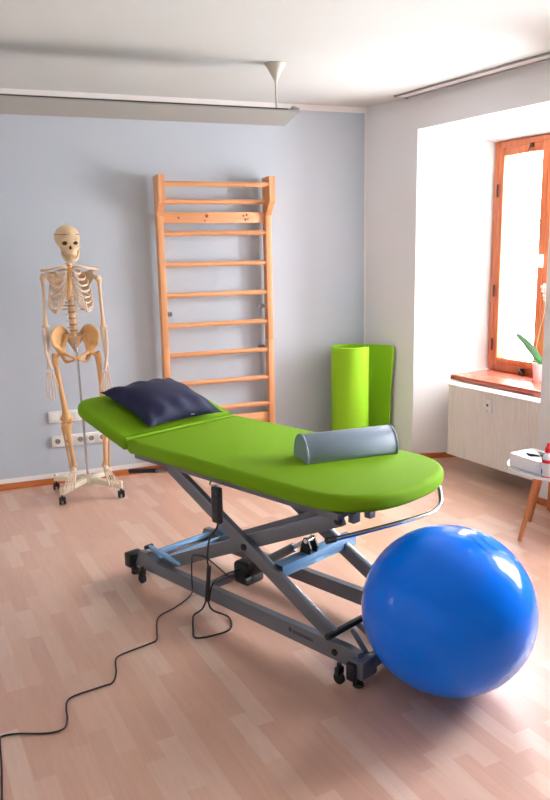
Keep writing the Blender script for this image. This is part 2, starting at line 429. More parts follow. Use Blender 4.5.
# ------------------------------------------------------------------ windows
def make_window(name, y0, y1, z0, z1, x, mull):
    root = bpy.data.objects.new(name, None); COL.objects.link(root); root['kind'] = 'structure'
    root.location = (x, (y0+y1)/2, z0)
    ox, oy, oz = root.location
    def P(nm, bmx, m, par=root, **k):
        bmesh.ops.translate(bmx, vec=(-ox, -oy, -oz), verts=bmx.verts)
        return obj(nm, bmx, m, par, **k)
    f = B(); t = 0.05
    box(f, (x+0.02, y0+t/2, (z0+z1)/2), (0.09, t, z1-z0), bev=0.004); box(f, (x+0.02, y1-t/2, (z0+z1)/2), (0.09, t, z1-z0), bev=0.004)
    box(f, (x+0.02, (y0+y1)/2, z0+t/2), (0.09, y1-y0-2*t, t), bev=0.004); box(f, (x+0.02, (y0+y1)/2, z1-t/2), (0.09, y1-y0-2*t, t), bev=0.004)
    P('window_frame', f, 'winwood')
    # casements
    edges = [(y0+t, mull), (mull, y1-t)]
    for (a, c) in edges:
        s = B(); w = 0.052; xx = x-0.012
        box(s, (xx, a+w/2, (z0+z1)/2), (0.05, w-0.002, z1-z0-2*t+0.012), bev=0.006); box(s, (xx, c-w/2, (z0+z1)/2), (0.05, w-0.002, z1-z0-2*t+0.012), bev=0.006)
        box(s, (xx, (a+c)/2, z0+t+w/2), (0.05, c-a-2*w, w), bev=0.006); box(s, (xx, (a+c)/2, z1-t-w/2), (0.05, c-a-2*w, w), bev=0.006)
        cs = P('casement', s, 'winwood')
        g = B(); box(g, (xx, (a+c)/2, (z0+z1)/2), (0.004, c-a-2*w+0.01, z1-z0-2*t-2*w+0.01)); gl = P('pane', g, 'glass', cs, smooth=False)
        s = B(); xo = x+0.075; w = 0.04    # the outer sash of the double window
        box(s, (xo, a+w/2, (z0+z1)/2), (0.03, w, z1-z0-2*t)); box(s, (xo, c-w/2, (z0+z1)/2), (0.03, w, z1-z0-2*t))
        box(s, (xo, (a+c)/2, z0+t+w/2), (0.03, c-a-2*w, w)); box(s, (xo, (a+c)/2, z1-t-w/2), (0.03, c-a-2*w, w))
        box(s, (xo, (a+c)/2, z0+(z1-z0)*0.66), (0.03, c-a-2*w, 0.022))
        P('outer_sash', s, 'wplastic')
    return root, P
w1, P1 = make_window('window_1', 3.17, 4.158, 0.70, 2.362, 4.32, 3.664)
hb = B(); box(hb, (4.275, 3.675, 1.52), (0.02, 0.03, 0.09), bev=0.004); tube(hb, [(4.265, 3.675, 1.53), (4.235, 3.675, 1.53)], 0.008); ell(hb, (4.225, 3.675, 1.53), (0.016, 0.024, 0.024)); P1('window_knob', hb, 'white_gloss')
for z in (2.02, 1.30, 0.90):
    hb = B(); cyl(hb, (4.272, 4.098, z-0.045), (4.272, 4.098, z+0.045), 0.007, 10); P1('hinge', hb, 'brass')
hb = B(); box(hb, (4.277, 3.80, 2.305), (0.012, 0.022, 0.03)); tube(hb, [(4.262, 3.80, 2.315), (4.255, 3.80, 2.29), (4.258, 3.815, 2.265)], 0.006, smooth=3); P1('top_catch', hb, 'brass')
hb = B(); box(hb, (4.27, 3.80, 0.725), (0.02, 0.045, 0.05), bev=0.003); tube(hb, [(4.255, 3.82, 0.75), (4.235, 3.79, 0.735), (4.25, 3.77, 0.71)], 0.008, smooth=3); P1('bottom_catch', hb, 'brass')
sb = B(); box(sb, ((3.895+4.31)/2, 3.655, 0.681), (0.415, 0.96, 0.038), bev=0.005)
P1('window_sill', sb, 'sill')
w2, P2 = make_window('window_2', 1.08, 2.12, 0.70, 2.345, 4.32, 1.60)
def simple_window(name, c, wx, wy, h, n):
    root = bpy.data.objects.new(name, None); COL.objects.link(root); root['kind'] = 'structure'; root.location = c
    f = B(); L = max(wx, wy); t = 0.06
    def bx(u, z, lu, lz):
        if wx > wy: box(f, (u, 0, z), (lu, 0.07, lz))
        else: box(f, (0, u, z), (0.07, lu, lz))
    bx(-L/2+t/2, h/2, t, h); bx(L/2-t/2, h/2, t, h); bx(0, t/2, L-2*t, t); bx(0, h-t/2, L-2*t, t)
    for i in range(1, n): bx(-L/2+L*i/n, h/2, 0.08, h-2*t)
    obj('window_frame', f, 'winwood', root, smooth=False)
    g = B()
    if wx > wy: box(g, (0, 0.02, h/2), (L-t, 0.004, h-t))
    else: box(g, (0.02, 0, h/2), (0.004, L-t, h-t))
    obj('pane', g, 'glass', root, smooth=False)
sb = B(); box(sb, ((3.895+4.31)/2, 1.60, 0.681), (0.415, 1.0, 0.038), bev=0.005); P2('window_sill', sb, 'sill')
simple_window('window_3', (XL-0.1, 4.62, 0.96), 0.05, 0.38, 0.66, 1)

# ------------------------------------------------------------------ radiator
r = thing('radiator', 'white ribbed panel radiator under the wooden window sill', 'radiator', (3.85, 3.63, 0.125))
Lr = 0.93; y0 = -0.50; y1 = 0.43; hh = 0.525
b = B(); x0 = -0.045
pts = []; n = 28
for i in range(n):
    a = y0+0.015+(y1-y0-0.03)*i/n; s = (y1-y0-0.03)/n
    pts += [(x0+0.0035, a), (x0, a+s*0.2), (x0, a+s*0.7), (x0+0.0035, a+s*0.9)]
poly = [(x0+0.006, y0+0.003)]+pts+[(x0+0.006, y1-0.003), (x0+0.022, y1), (x0+0.022, y0)]
prism(b, poly, hh-0.02, Matrix.Translation((0,0,0.01))); obj('front_panel', b, 'radiator', r, angle=20)
b = B(); box(b, (x0+0.011, (y0+y1)/2, hh-0.006), (0.024, y1-y0, 0.014), bev=0.003); obj('panel_edge', b, 'radiator', r); b = B(); box(b, (x0+0.011, (y0+y1)/2, 0.006), (0.024, y1-y0, 0.014), bev=0.003)
obj('panel_edge', b, 'radiator', r)
b = B(); box(b, (0.02, (y0+y1)/2, hh/2), (0.07, y1-y0-0.02, hh-0.05)); obj('convector', b, 'radiator', r, smooth=False)
b = B(); box(b, (0.015, (y0+y1)/2, hh+0.001), (0.095, y1-y0-0.004, 0.012), bev=0.003)
for i in range(20): box(b, (0.02, y0+0.03+(y1-y0-0.06)*i/19, hh+0.0075), (0.06, 0.012, 0.003))
obj('top_grille', b, 'wplastic', r)
b = B(); box(b, (x0-0.012, 0.015, 0.425), (0.022, 0.042, 0.098), bev=0.009, seg=3); mt = obj('heat_meter', b, 'wplastic', r)
b = B(); box(b, (x0-0.0235, 0.017, 0.437), (0.003, 0.016, 0.016), bev=0.001); obj('meter_display', b, 'black', mt)
b = B(); box(b, (x0-0.0235, 0.017, 0.398), (0.002, 0.012, 0.004)); obj('meter_label', b, 'print', mt)

# ------------------------------------------------------------------ curtain track
r = thing('curtain_track', 'slim grey curtain track fixed to the ceiling along the right wall', 'curtain track', (3.68, 2.2, H))
b = B()
for dx in (-0.05, 0.05):
    box(b, (dx, -0.02, -0.008), (0.013, 4.6, 0.010), bev=0.002)
obj('rail', b, 'track', r)
b = B(); box(b, (0, -0.02, -0.003), (0.078, 4.6, 0.006)); obj('track_plate', b, 'wplastic', r)
for dx in (-0.05, 0.05):
    b = B(); box(b, (dx, 2.285, -0.008), (0.026, 0.012, 0.018)); obj('end_cap', b, 'track', r)

# ------------------------------------------------------------------ hanging lamp
r = thing('hanging_lamp', 'long grey metal lamp bar hanging from the ceiling by a rod with beige cone', 'lamp', (2.375, 4.035, H), AW)
zb = -0.276
def sec(bmx, poly, x0, x1, cut=0.0):
    """extrude a (w,z) polygon from x0 to x1; w is towards the camera (-Y); cut moves far verts left"""
    a = [bmx.verts.new((x0, -w, z)) for w, z, c in poly]; c_ = [bmx.verts.new((x1-c, -w, z)) for w, z, c in poly]
    bmx.faces.new(a); bmx.faces.new(c_[::-1]); n = len(poly)
    for i in range(n): bmx.faces.new((a[i], a[(i+1)%n], c_[(i+1)%n], c_[i]))
L0, L1 = -2.6, 0.115
b = B(); sec(b, [(0.085, zb+0.01, 0.0), (0.088, zb+0.002, 0.0), (-0.02, zb-0.062, 0.055), (-0.028, zb-0.062, 0.055), (-0.03, zb-0.055, 0.055), (0.07, zb+0.004, 0.01)], L0, L1); obj('front_reflector', b, 'lampmetal', r, smooth=False)
b = B(); sec(b, [(-0.028, zb-0.062, 0.055), (-0.022, zb-0.055, 0.055), (-0.115, zb+0.028, 0.0), (-0.13, zb+0.022, 0.0)], L0, L1); obj('rear_reflector', b, 'lampmetal', r, smooth=False)
b = B(); sec(b, [(0.082, zb+0.002, 0.07), (0.086, zb+0.018, 0.07), (0.04, zb+0.018, 0.07), (0.03, zb-0.02, 0.07)], L0, L1); obj('lamp_housing', b, 'lampdark', r, smooth=False)
b = B(); box(b, (0.090, -0.03, zb+0.012), (0.045, 0.10, 0.010), rot=Euler((R(-18), R(15.2), 0))); obj('end_plate', b, 'lampmetal', r, smooth=False)
for xx in (0, -2.2):
    b = B(); lathe(b, [(0,0),(0.060,0),(0.060,-0.008),(0.05,-0.022),(0.014,-0.085),(0.010,-0.095),(0,-0.095)], (xx,0,0), 32); obj('ceiling_cone', b, 'canopy', r)
    b = B(); cyl(b, (xx, 0, -0.09), (xx, -0.01, zb+0.0), 0.0065, 12); obj('rod', b, 'canopy', r)

# ------------------------------------------------------------------ wall bars
pw = back(2.473, 0.0)
r = thing('wall_bars', 'tall pine wall bars mounted on the blue-grey back wall', 'wall bars', (pw.x, pw.y, 0), AW)
hw = 0.432; th = 0.046
for s in (-1, 1):
    x = s*(hw-th/2)
    b = B(); box(b, (x, -0.065, 0.475), (th, 0.07, 0.95), bev=0.004); obj('lower_upright', b, 'pine', r)
    b = B(); box(b, (x, -0.065, 0.953+0.6), (th, 0.07, 1.2), bev=0.004)
    t = B(); prism(t, [(-0.098, 1.98), (-0.098, 2.155), (-0.185, 2.155), (-0.185, 1.98), (-0.10, 1.88)], th-0.002, Matrix(((0,0,1,x-th/2+0.001),(1,0,0,0),(0,1,0,0),(0,0,0,1)))); merge(b, t)
    obj('upper_upright', b, 'pine', r)
    for z in ((1.19, 0.875) if s > 0 else (1.16,)):
        k = B(); box(k, (s*(hw-th-0.025), -0.012, z+0.02), (0.05, 0.02, 0.03)); box(k, (s*(hw-th-0.008), -0.03, z+0.02), (0.006, 0.05, 0.02)); obj('wall_bracket', k, 'chrome', r)
zr = [1.980, 1.758, 1.538, 1.319, 1.099, 0.881, 0.664, 0.458, 0.20]
def rung(z, y):
    k = B(); L = hw-th+0.002
    tube(k, [(-L, y, z), (-L*0.5, y, z), (L*0.5, y, z), (L, y, z)], 0.023, 14, flat=0.8, upv=(0,1,0)); return obj('rung', k, 'pine_x', r)
rung(2.095, -0.155)
for z in zr: rung(z, -0.07)
for z in (1.868, 0.352):
    k = B(); box(k, (0, -0.062, z), (2*(hw-th), 0.022, 0.078), bev=0.003); bd = obj('cross_board', k, 'pine_x', r)
    if z > 1:
        for (kx, kz, kr) in ((-0.27, 0.0, 0.007), (-0.06, 0.012, 0.013), (-0.075, -0.022, 0.006), (0.22, 0.012, 0.008), (0.245, 0.018, 0.008), (0.235, -0.015, 0.009), (0.255, -0.012, 0.006)):
            q = B(); lathe(q, [(0,0),(kr,0),(kr,0.0012),(0,0.0012)], seg=10, mat4=Matrix.Translation((kx, -0.0728, z+kz)) @ Matrix.Rotation(R(90), 4, 'X'))
            obj('wood_knot', q, 'knot', bd, smooth=False)

# ------------------------------------------------------------------ sockets
def socket_strip(x0, zc, n, label, holes):
    p = back(x0, 0.0)
    w = 0.079
    r = thing('socket_strip' if holes else 'switch_strip', label, 'wall socket', (p.x, p.y, zc), AW)
    b = B(); box(b, (n*w/2, -0.008, 0), (n*w, 0.016, 0.082), bev=0.004); obj('cover_frame', b, 'wplastic', r)
    for i in range(n):
        cxx = (i+0.5)*w; b = B()
        if holes:
            M4 = Matrix.Translation((cxx, -0.016, 0)) @ Matrix.Rotation(R(90), 4, 'X')
            lathe(b, [(0.028,0),(0.028,0.007),(0.0215,0.007),(0.020,0.0012),(0,0.0012)], seg=28, mat4=M4)
            box(b, (cxx-0.031, -0.018, 0), (0.006, 0.004, 0.06)); box(b, (cxx+0.031, -0.018, 0), (0.006, 0.004, 0.06))
            so = obj('socket', b, 'wplastic', r)
            b = B(); lathe(b, [(0.0195,0),(0.0195,0.0006),(0,0.0006)], seg=24, mat4=Matrix.Translation((cxx, -0.0175, 0)) @ Matrix.Rotation(R(90), 4, 'X')); rc = obj('recess', b, 'socket_hole', so)
            b = B()
            for sx in (-0.0095, 0.0095): lathe(b, [(0.0036,0),(0.0036,0.0006),(0,0.0006)], seg=10, mat4=Matrix.Translation((cxx+sx, -0.0185, 0)) @ Matrix.Rotation(R(90), 4, 'X'))
            obj('pin_hole', b, 'black', so)
        else:
            box(b, (cxx, -0.018, 0), (0.058, 0.006, 0.058), bev=0.002); box(b, (cxx, -0.022, -0.012), (0.02, 0.004, 0.014)); obj('blank_insert', b, 'wplastic', r)
socket_strip(1.235, 0.313, 5, 'white strip of round power sockets low on the back wall behind the skeleton', True)
socket_strip(1.225, 0.492, 3, 'plain white outlet strip above the row of power sockets behind the skeleton', False)

# ------------------------------------------------------------------ foam mats in the corner
r = thing('exercise_mat', 'lime green foam exercise mat standing in the corner, rolled up with one end open', 'mat', (3.425, 4.76, 0))
b = B(); path = []
turns = 1.9
for i in range(80):
    a = i/79*turns*2*PI; rad = 0.105+0.045*i/79
    path.append(Vector((rad*math.cos(a+R(60)), rad*math.sin(a+R(60)), 0)))
def ribbon(bmx, path, th, z0, z1, bev=0.004):
    n = len(path); ins = []; out = []
    cols = []
    for i in range(n):
        d = (path[min(i+1,n-1)]-path[max(i-1,0)]).normalized(); nn = Vector((d.y, -d.x, 0))
        a = path[i]+nn*th/2; c = path[i]-nn*th/2
        cols.append([bmx.verts.new((a.x,a.y,z0)), bmx.verts.new((a.x,a.y,z1-bev)), bmx.verts.new((a.x-nn.x*bev,a.y-nn.y*bev,z1)), bmx.verts.new((c.x+nn.x*bev,c.y+nn.y*bev,z1)), bmx.verts.new((c.x,c.y,z1-bev)), bmx.verts.new((c.x,c.y,z0))])
    for i in range(n-1):
        for k in range(6): bmx.faces.new((cols[i][k], cols[i][(k+1)%6], cols[i+1][(k+1)%6], cols[i+1][k]))
    bmx.faces.new(cols[0]); bmx.faces.new(cols[-1][::-1])
ribbon(b, path, 0.012, 0.0, 0.885); obj('rolled_foam', b, 'lime', r)
ofs = Vector((3.70-3.425, 4.75-4.76, 0))
pts = [(-0.125, 0.075), (-0.08, 0.075), (-0.03, 0.045), (0.005, -0.02), (0.028, -0.09), (0.035, -0.15)]
sp = smoothpath([Vector((a, c, 0)) for a, c in pts], 6)
b = B(); n = len(sp); cols = []
for i, p_ in enumerate(sp):
    d = (sp[min(i+1,n-1)]-sp[max(i-1,0)]).normalized(); nn = Vector((d.y, -d.x, 0)); u_ = i/(n-1)
    top = 0.875-(0 if u_ < 0.88 else 0.035*(1-math.sqrt(max(0, 1-((u_-0.88)/0.12)**2))))
    row = []
    for k in range(9):
        z = top*k/8; bow = -0.018*math.sin(k/8*PI)*u_
        row.append((bm_v := (p_+nn*0.0075+d*(-0.03*(1-k/8))*u_+Vector((bow,0,0)), p_-nn*0.0075+d*(-0.03*(1-k/8))*u_+Vector((bow,0,0)), z)))
    cols.append([b.verts.new((q[0].x+ofs.x, q[0].y+ofs.y, q[2])) for q in row]+[b.verts.new((q[1].x+ofs.x, q[1].y+ofs.y, q[2])) for q in row[::-1]])
for i in range(n-1):
    m_ = len(cols[0])
    for k in range(m_): b.faces.new((cols[i][k], cols[i][(k+1)%m_], cols[i+1][(k+1)%m_], cols[i+1][k]))
b.faces.new(cols[0]); b.faces.new(cols[-1][::-1])
obj('open_end', b, 'lime', r)

# ------------------------------------------------------------------ skeleton model
SK = thing('skeleton_model', 'full-size anatomical skeleton hung on a rolling ivory stand by the back wall', 'skeleton model', (1.345, 4.93, 0), R(-13))
def sk(nm, b, m='bone', par=None, **k): return obj(nm, b, m, par or SK, **k)
# stand: pole and four-legged base
b = B(); tube(b, [(0.017, 0.03, 0.13), (0.004, 0.045, 1.0), (-0.004, 0.045, 1.06)], 0.008, 12); sk('pole', b, 'chrome')
b = B(); hub = (0.017, 0.03, 0.115)
lathe(b, [(0,0.15),(0.022,0.15),(0.032,0.13),(0.036,0.09),(0,0.085)], (hub[0], hub[1], 0), 20)
feet = [(x*math.cos(R(13))-y*math.sin(R(13)), x*math.sin(R(13))+y*math.cos(R(13))) for x, y in ((-0.183, -0.065), (0.195, -0.145), (-0.135, 0.275), (0.235, 0.215))]
for fx, fy in feet:
    beam(b, (hub[0], hub[1], 0.118), (fx, fy, 0.082), 0.042, 0.034, 0.006)
    cyl(b, (fx, fy, 0.062), (fx, fy, 0.118), 0.014, 14, 0.004)
base = sk('stand_base', b, 'ivory')
for fx, fy in feet:
    b = B(); cyl(b, (fx-0.022, fy-0.006, 0.026), (fx-0.006, fy-0.006, 0.026), 0.026, 18, 0.004); cyl(b, (fx+0.006, fy-0.006, 0.026), (fx+0.022, fy-0.006, 0.026), 0.026, 18, 0.004)
    box(b, (fx, fy-0.002, 0.045), (0.012, 0.02, 0.045)); obj('caster', b, 'black', base)
# skull
b = B(); yk = -0.02
ell(b, (-0.010, yk+0.03, 1.737), (0.081, 0.092, 0.077)); ell(b, (-0.004, yk+0.005, 1.705), (0.070, 0.06, 0.05)); ell(b, (0.004, yk-0.030, 1.632), (0.042, 0.030, 0.036)); ell(b, (0.000, yk-0.03, 1.715), (0.062, 0.05, 0.055))
ell(b, (0.002, yk-0.045, 1.665), (0.052, 0.036, 0.035)); ell(b, (0.004, yk-0.052, 1.64), (0.034, 0.032, 0.026))
for s in (-1, 1): ell(b, (0.002+s*0.048, yk-0.035, 1.676), (0.018, 0.03, 0.012)); ell(b, (0.002+s*0.036, yk-0.062, 1.722), (0.026, 0.014, 0.008))
nb = B(); ell(nb, (0.002-0.030, yk-0.085, 1.698), (0.0185, 0.030, 0.0165)); ell(nb, (0.002+0.036, yk-0.085, 1.698), (0.0185, 0.030, 0.0165))
t = B(); prism(t, [(-0.012,0),(0.012,0),(0.0,0.032)], 0.05, Matrix.Translation((0.004, yk-0.06, 1.660)) @ Matrix.Rotation(R(90), 4, 'X')); merge(nb, t)
sku = sk('skull', remesh(b, 0.0045, 4, nb), 'bone')
b = B(); tube(b, [(-0.083, yk+0.03, 1.746), ], 0.001) if False else None
ring = [(-0.010+0.0805*math.cos(a), yk+0.028+0.092*math.sin(a), 1.752) for a in [2*PI*i/40 for i in range(40)]]
tube(b, ring+[ring[0]], 0.0016, 6); obj('cap_seam', b, 'bone_dark', sku)
b = B(); tube(b, [(-0.010, yk+0.03, 1.805), (-0.010, yk+0.03, 1.83), (-0.006, yk+0.03, 1.836), (-0.004, yk+0.03, 1.83)], 0.0018, 8); obj('cap_hook', b, 'chrome', sku)
b = B(); ell(b, (-0.028, yk-0.064, 1.698), (0.0155, 0.012, 0.0125)); ell(b, (0.038, yk-0.062, 1.698), (0.0150, 0.012, 0.0115)); ell(b, (0.004, yk-0.062, 1.672), (0.008, 0.012, 0.013)); obj('eye_socket_shade', b, 'bone_dark', sku)  # dark fillers that paint the shade inside the eye and nose hollows
b = B(); jw = [(-0.050, yk-0.002, 1.680), (-0.045, yk-0.012, 1.628), (-0.026, yk-0.055, 1.594), (0.004, yk-0.073, 1.588), (0.034, yk-0.055, 1.594), (0.052, yk-0.012, 1.628), (0.056, yk-0.002, 1.680)]
tube(b, jw, [0.009, 0.012, 0.012, 0.013, 0.012, 0.012, 0.009], 10, smooth=5, flat=0.75); ell(b, (0.004, yk-0.068, 1.596), (0.020, 0.012, 0.013))
obj('jaw', remesh(b, 0.004, 2), 'bone', sku)
b = B()
for i in range(9):
    a = (i-4)*0.27
    for zz, hz in ((1.622, 0.010), (1.611, 0.010)): box(b, (0.004+0.026*math.sin(a), yk-0.045-0.030*math.cos(a), zz), (0.0055, 0.005, hz), bev=0.001)
obj('teeth', b, 'bone', sku)
# spine
spc = lambda z: 0.052+0.018*math.sin((z-1.1)*6.0)
def spx(z): return -0.004-0.02*math.sin((z-1.05)*PI/0.55)*0.3
zs = []; z = 1.10
for i in range(24):
    if i < 5: h, rr = 0.031, 0.024
    elif i < 17: h, rr = 0.0235, 0.017
    else: h, rr = 0.0165, 0.0125
    b = B(); d_ = B()
    dk = 0.0095 if i < 5 else 0.005 if i < 17 else 0.003
    zs.append((z, h, rr)); y = spc(z)
    lathe(b, [(0,0),(rr,0),(rr*0.86,h*0.3),(rr*0.86,h*0.7),(rr,h),(0,h)], (spx(z), y, z), 16)
    tube(b, [(spx(z), y+0.02, z+h/2), (spx(z), y+0.055, z+h*0.2)], [0.006, 0.004], 6)
    w = 0.042 if i < 5 else 0.034 if i < 17 else 0.024
    tube(b, [(spx(z)-w, y+0.028, z+h/2), (spx(z), y+0.015, z+h/2), (spx(z)+w, y+0.028, z+h/2)], [0.003, 0.007, 0.003], 6)
    lathe(d_, [(0,0),(rr*1.06,0),(rr*1.10,dk/2),(rr*1.06,dk),(0,dk)], (spx(z), y, z+h), 16)
    z += h+dk
    spn = sk('vertebra', b, 'bone'); obj('spinal_disc', d_, 'disc', spn)
ztop = z
# sternum and rib cage
b = B(); tube(b, [(-0.012, -0.070, 1.545), (-0.012, -0.082, 1.50), (-0.018, -0.100, 1.43), (-0.026, -0.108, 1.385), (-0.028, -0.106, 1.355)], [0.020, 0.013, 0.014, 0.012, 0.004], 12, smooth=4, flat=0.38, upv=(1,0,0)); sk('sternum', b, 'bone_tan')
wid = [0.072, 0.100, 0.116, 0.125, 0.131, 0.133, 0.136, 0.137, 0.134, 0.128, 0.115, 0.095]
for s in (-1, 1):
    for i in range(12):
        zb_ = 1.532-i*0.0235; f = i/11.0
        w = wid[i]; dep = 0.085+0.06*math.sin(min(1, f*1.3)*PI*0.6)
        yb = spc(zb_)+0.015; drop = min(0.025+0.10*min(1.0, f*1.4), max(0.02, zb_-1.272))
        cx_ = -0.012
        if i < 7: endx, endy, endz = cx_+s*0.017-0.0015*i, -0.075-0.004*i, 1.525-0.021*i
        elif i < 10: endx, endy, endz = cx_+s*(0.025+0.02*(i-6)), -0.100, 1.385-0.010*(i-6)-0.012*(i-7)
        else: endx, endy, endz = cx_+s*w*0.95, -0.03+0.03*(i-10), zb_-drop
        pts = [(s*0.02+cx_*0.4, yb, zb_), (cx_+s*w*0.62, yb+0.030, zb_-drop*0.12), (cx_+s*w*0.95, yb-0.01, zb_-drop*0.40), (cx_+s*w, yb-0.055, zb_-drop*0.72)]
        if i < 10:
            pts += [(cx_+s*w*0.86, -0.055-0.02*f, zb_-drop*1.02), (cx_+s*w*(0.60 if i < 6 else 0.66+0.03*(i-6)), -0.088-0.02*f, zb_-drop*1.08 if i > 1 else zb_-drop)]
            b = B(); tube(b, pts, [0.006, 0.0075, 0.0078, 0.0078, 0.0078, 0.0074], 8, smooth=5, flat=0.55, upv=(0,0,1)); rb = sk('rib', b, 'bone_pale')
            b = B(); c0_ = pts[-1]; mid = ((c0_[0]+endx)/2, -0.100-0.008*f, min(c0_[2], endz)+(abs(c0_[2]-endz))*0.30)
            tube(b, [c0_, mid, (endx, endy, endz)], [0.0066, 0.0062, 0.006], 8, smooth=5, flat=0.6, upv=(0,0,1)); obj('costal_cartilage', b, 'bone_pale', rb)
        else:
            pts += [(endx, endy, endz)]
            b = B(); tube(b, pts, [0.005, 0.006, 0.006, 0.005, 0.003], 8, smooth=5, flat=0.55, upv=(0,0,1)); sk('rib', b, 'bone_pale')
    # clavicle, shoulder blade
    b = B(); tube(b, [(-0.010+s*0.018, -0.078, 1.545), (-0.005+s*0.06, -0.088, 1.552), (-0.003+s*0.115, -0.050, 1.540), (-0.003+s*0.165, -0.012, 1.530)], [0.011, 0.0075, 0.007, 0.010], 10, smooth=5); sk('clavicle', b, 'bone')
    b = B(); sx = lambda u: -0.004+s*u
    ol = [(0.055, 0.085, 1.515), (0.115, 0.070, 1.515), (0.150, 0.030, 1.50), (0.150, 0.030, 1.475), (0.115, 0.062, 1.42), (0.075, 0.085, 1.365), (0.058, 0.092, 1.44)]
    fr = [b.verts.new((sx(p[0]), p[1], p[2])) for p in ol]; bk = [b.verts.new((sx(p[0]), p[1]+0.006, p[2])) for p in ol]
    b.faces.new(fr); b.faces.new(bk[::-1])
    for i in range(7): b.faces.new((fr[i], bk[i], bk[(i+1)%7], fr[(i+1)%7]))
    tube(b, [(sx(0.06), 0.10, 1.495), (sx(0.12), 0.085, 1.515), (sx(0.165), 0.035, 1.533), (sx(0.178), 0.0, 1.530)], [0.005, 0.008, 0.011, 0.009], 8, smooth=4)
    tube(b, [(sx(0.135), 0.02, 1.515), (sx(0.142), -0.02, 1.510)], [0.009, 0.006], 8)
    sk('shoulder_blade', b, 'bone')
# pelvis
def ilium(s):
    b = B(); cx_ = -0.004
    I_ = smoothpath([(0.048,0.062,1.085),(0.066,0.045,1.055),(0.082,0.022,1.028),(0.098,0.004,1.012),(0.115,-0.008,1.016)], 5)
    C_ = smoothpath([(0.040,0.075,1.118),(0.070,0.055,1.160),(0.112,0.015,1.165),(0.148,-0.030,1.120),(0.140,-0.036,1.050)], 5)
    nv = 8; n_ = len(I_); vs_ = []
    for p_, q_ in zip(I_, C_):
        row = []
        for j in range(nv+1):
            f = j/nv; m_ = p_*(1-f)+q_*f; m_ = m_+Vector((0.0, 0.018*math.sin(f*PI), 0)); row.append(b.verts.new((cx_+s*m_.x, m_.y, m_.z)))
        vs_.append(row)
    for i in range(n_-1):
        for j in range(nv): b.faces.new((vs_[i][j], vs_[i+1][j], vs_[i+1][j+1], vs_[i][j+1]))
    bmesh.ops.recalc_face_normals(b, faces=b.faces)
    bmesh.ops.solidify(b, geom=b.faces[:], thickness=0.010)
    tube(b, [(cx_+s*q_.x, q_.y, q_.z) for q_ in C_], 0.008, 8)
    X = lambda u: cx_+s*u
    tube(b, [(X(0.140), -0.028, 1.055), (X(0.118), -0.008, 1.035), (X(0.095), 0.0, 1.005)], [0.014, 0.018, 0.024], 10, smooth=4)
    tube(b, [(X(0.055), 0.055, 1.100), (X(0.075), 0.030, 1.055), (X(0.088), 0.005, 1.010)], [0.018, 0.018, 0.024], 10, smooth=4)
    tube(b, [(X(0.088), 0.0, 1.000), (X(0.055), -0.025, 0.985), (X(0.022), -0.040, 0.968), (X(0.004), -0.042, 0.958)], [0.018, 0.010, 0.011, 0.013], 10, smooth=4)
    tube(b, [(X(0.088), 0.012, 0.990), (X(0.075), 0.030, 0.950), (X(0.062), 0.015, 0.935), (X(0.035), -0.015, 0.940), (X(0.012), -0.036, 0.952)], [0.018, 0.014, 0.014, 0.009, 0.010], 10, smooth=4)
    return b
pb = B(); merge(pb, ilium(-1)); merge(pb, ilium(1))
pv = sk('pelvis', remesh(pb, 0.0045, 3), 'bone_tan')
b = B(); tube(b, [(-0.004, 0.045, 1.105), (-0.003, 0.062, 1.06), (-0.002, 0.072, 1.02), (0, 0.058, 0.985)], [0.056, 0.046, 0.024, 0.007], 12, smooth=4, flat=0.45, upv=(1,0,0))
sc_ = obj('sacrum', b, 'bone', pv)
b = B()
for k in range(4):
    for s in (-1, 1): ell(b, (-0.004+s*(0.020-0.004*k), 0.036+0.010*k, 1.092-0.025*k), (0.005, 0.006, 0.004), sub=1)
obj('sacral_opening', b, 'bone_dark', sc_)
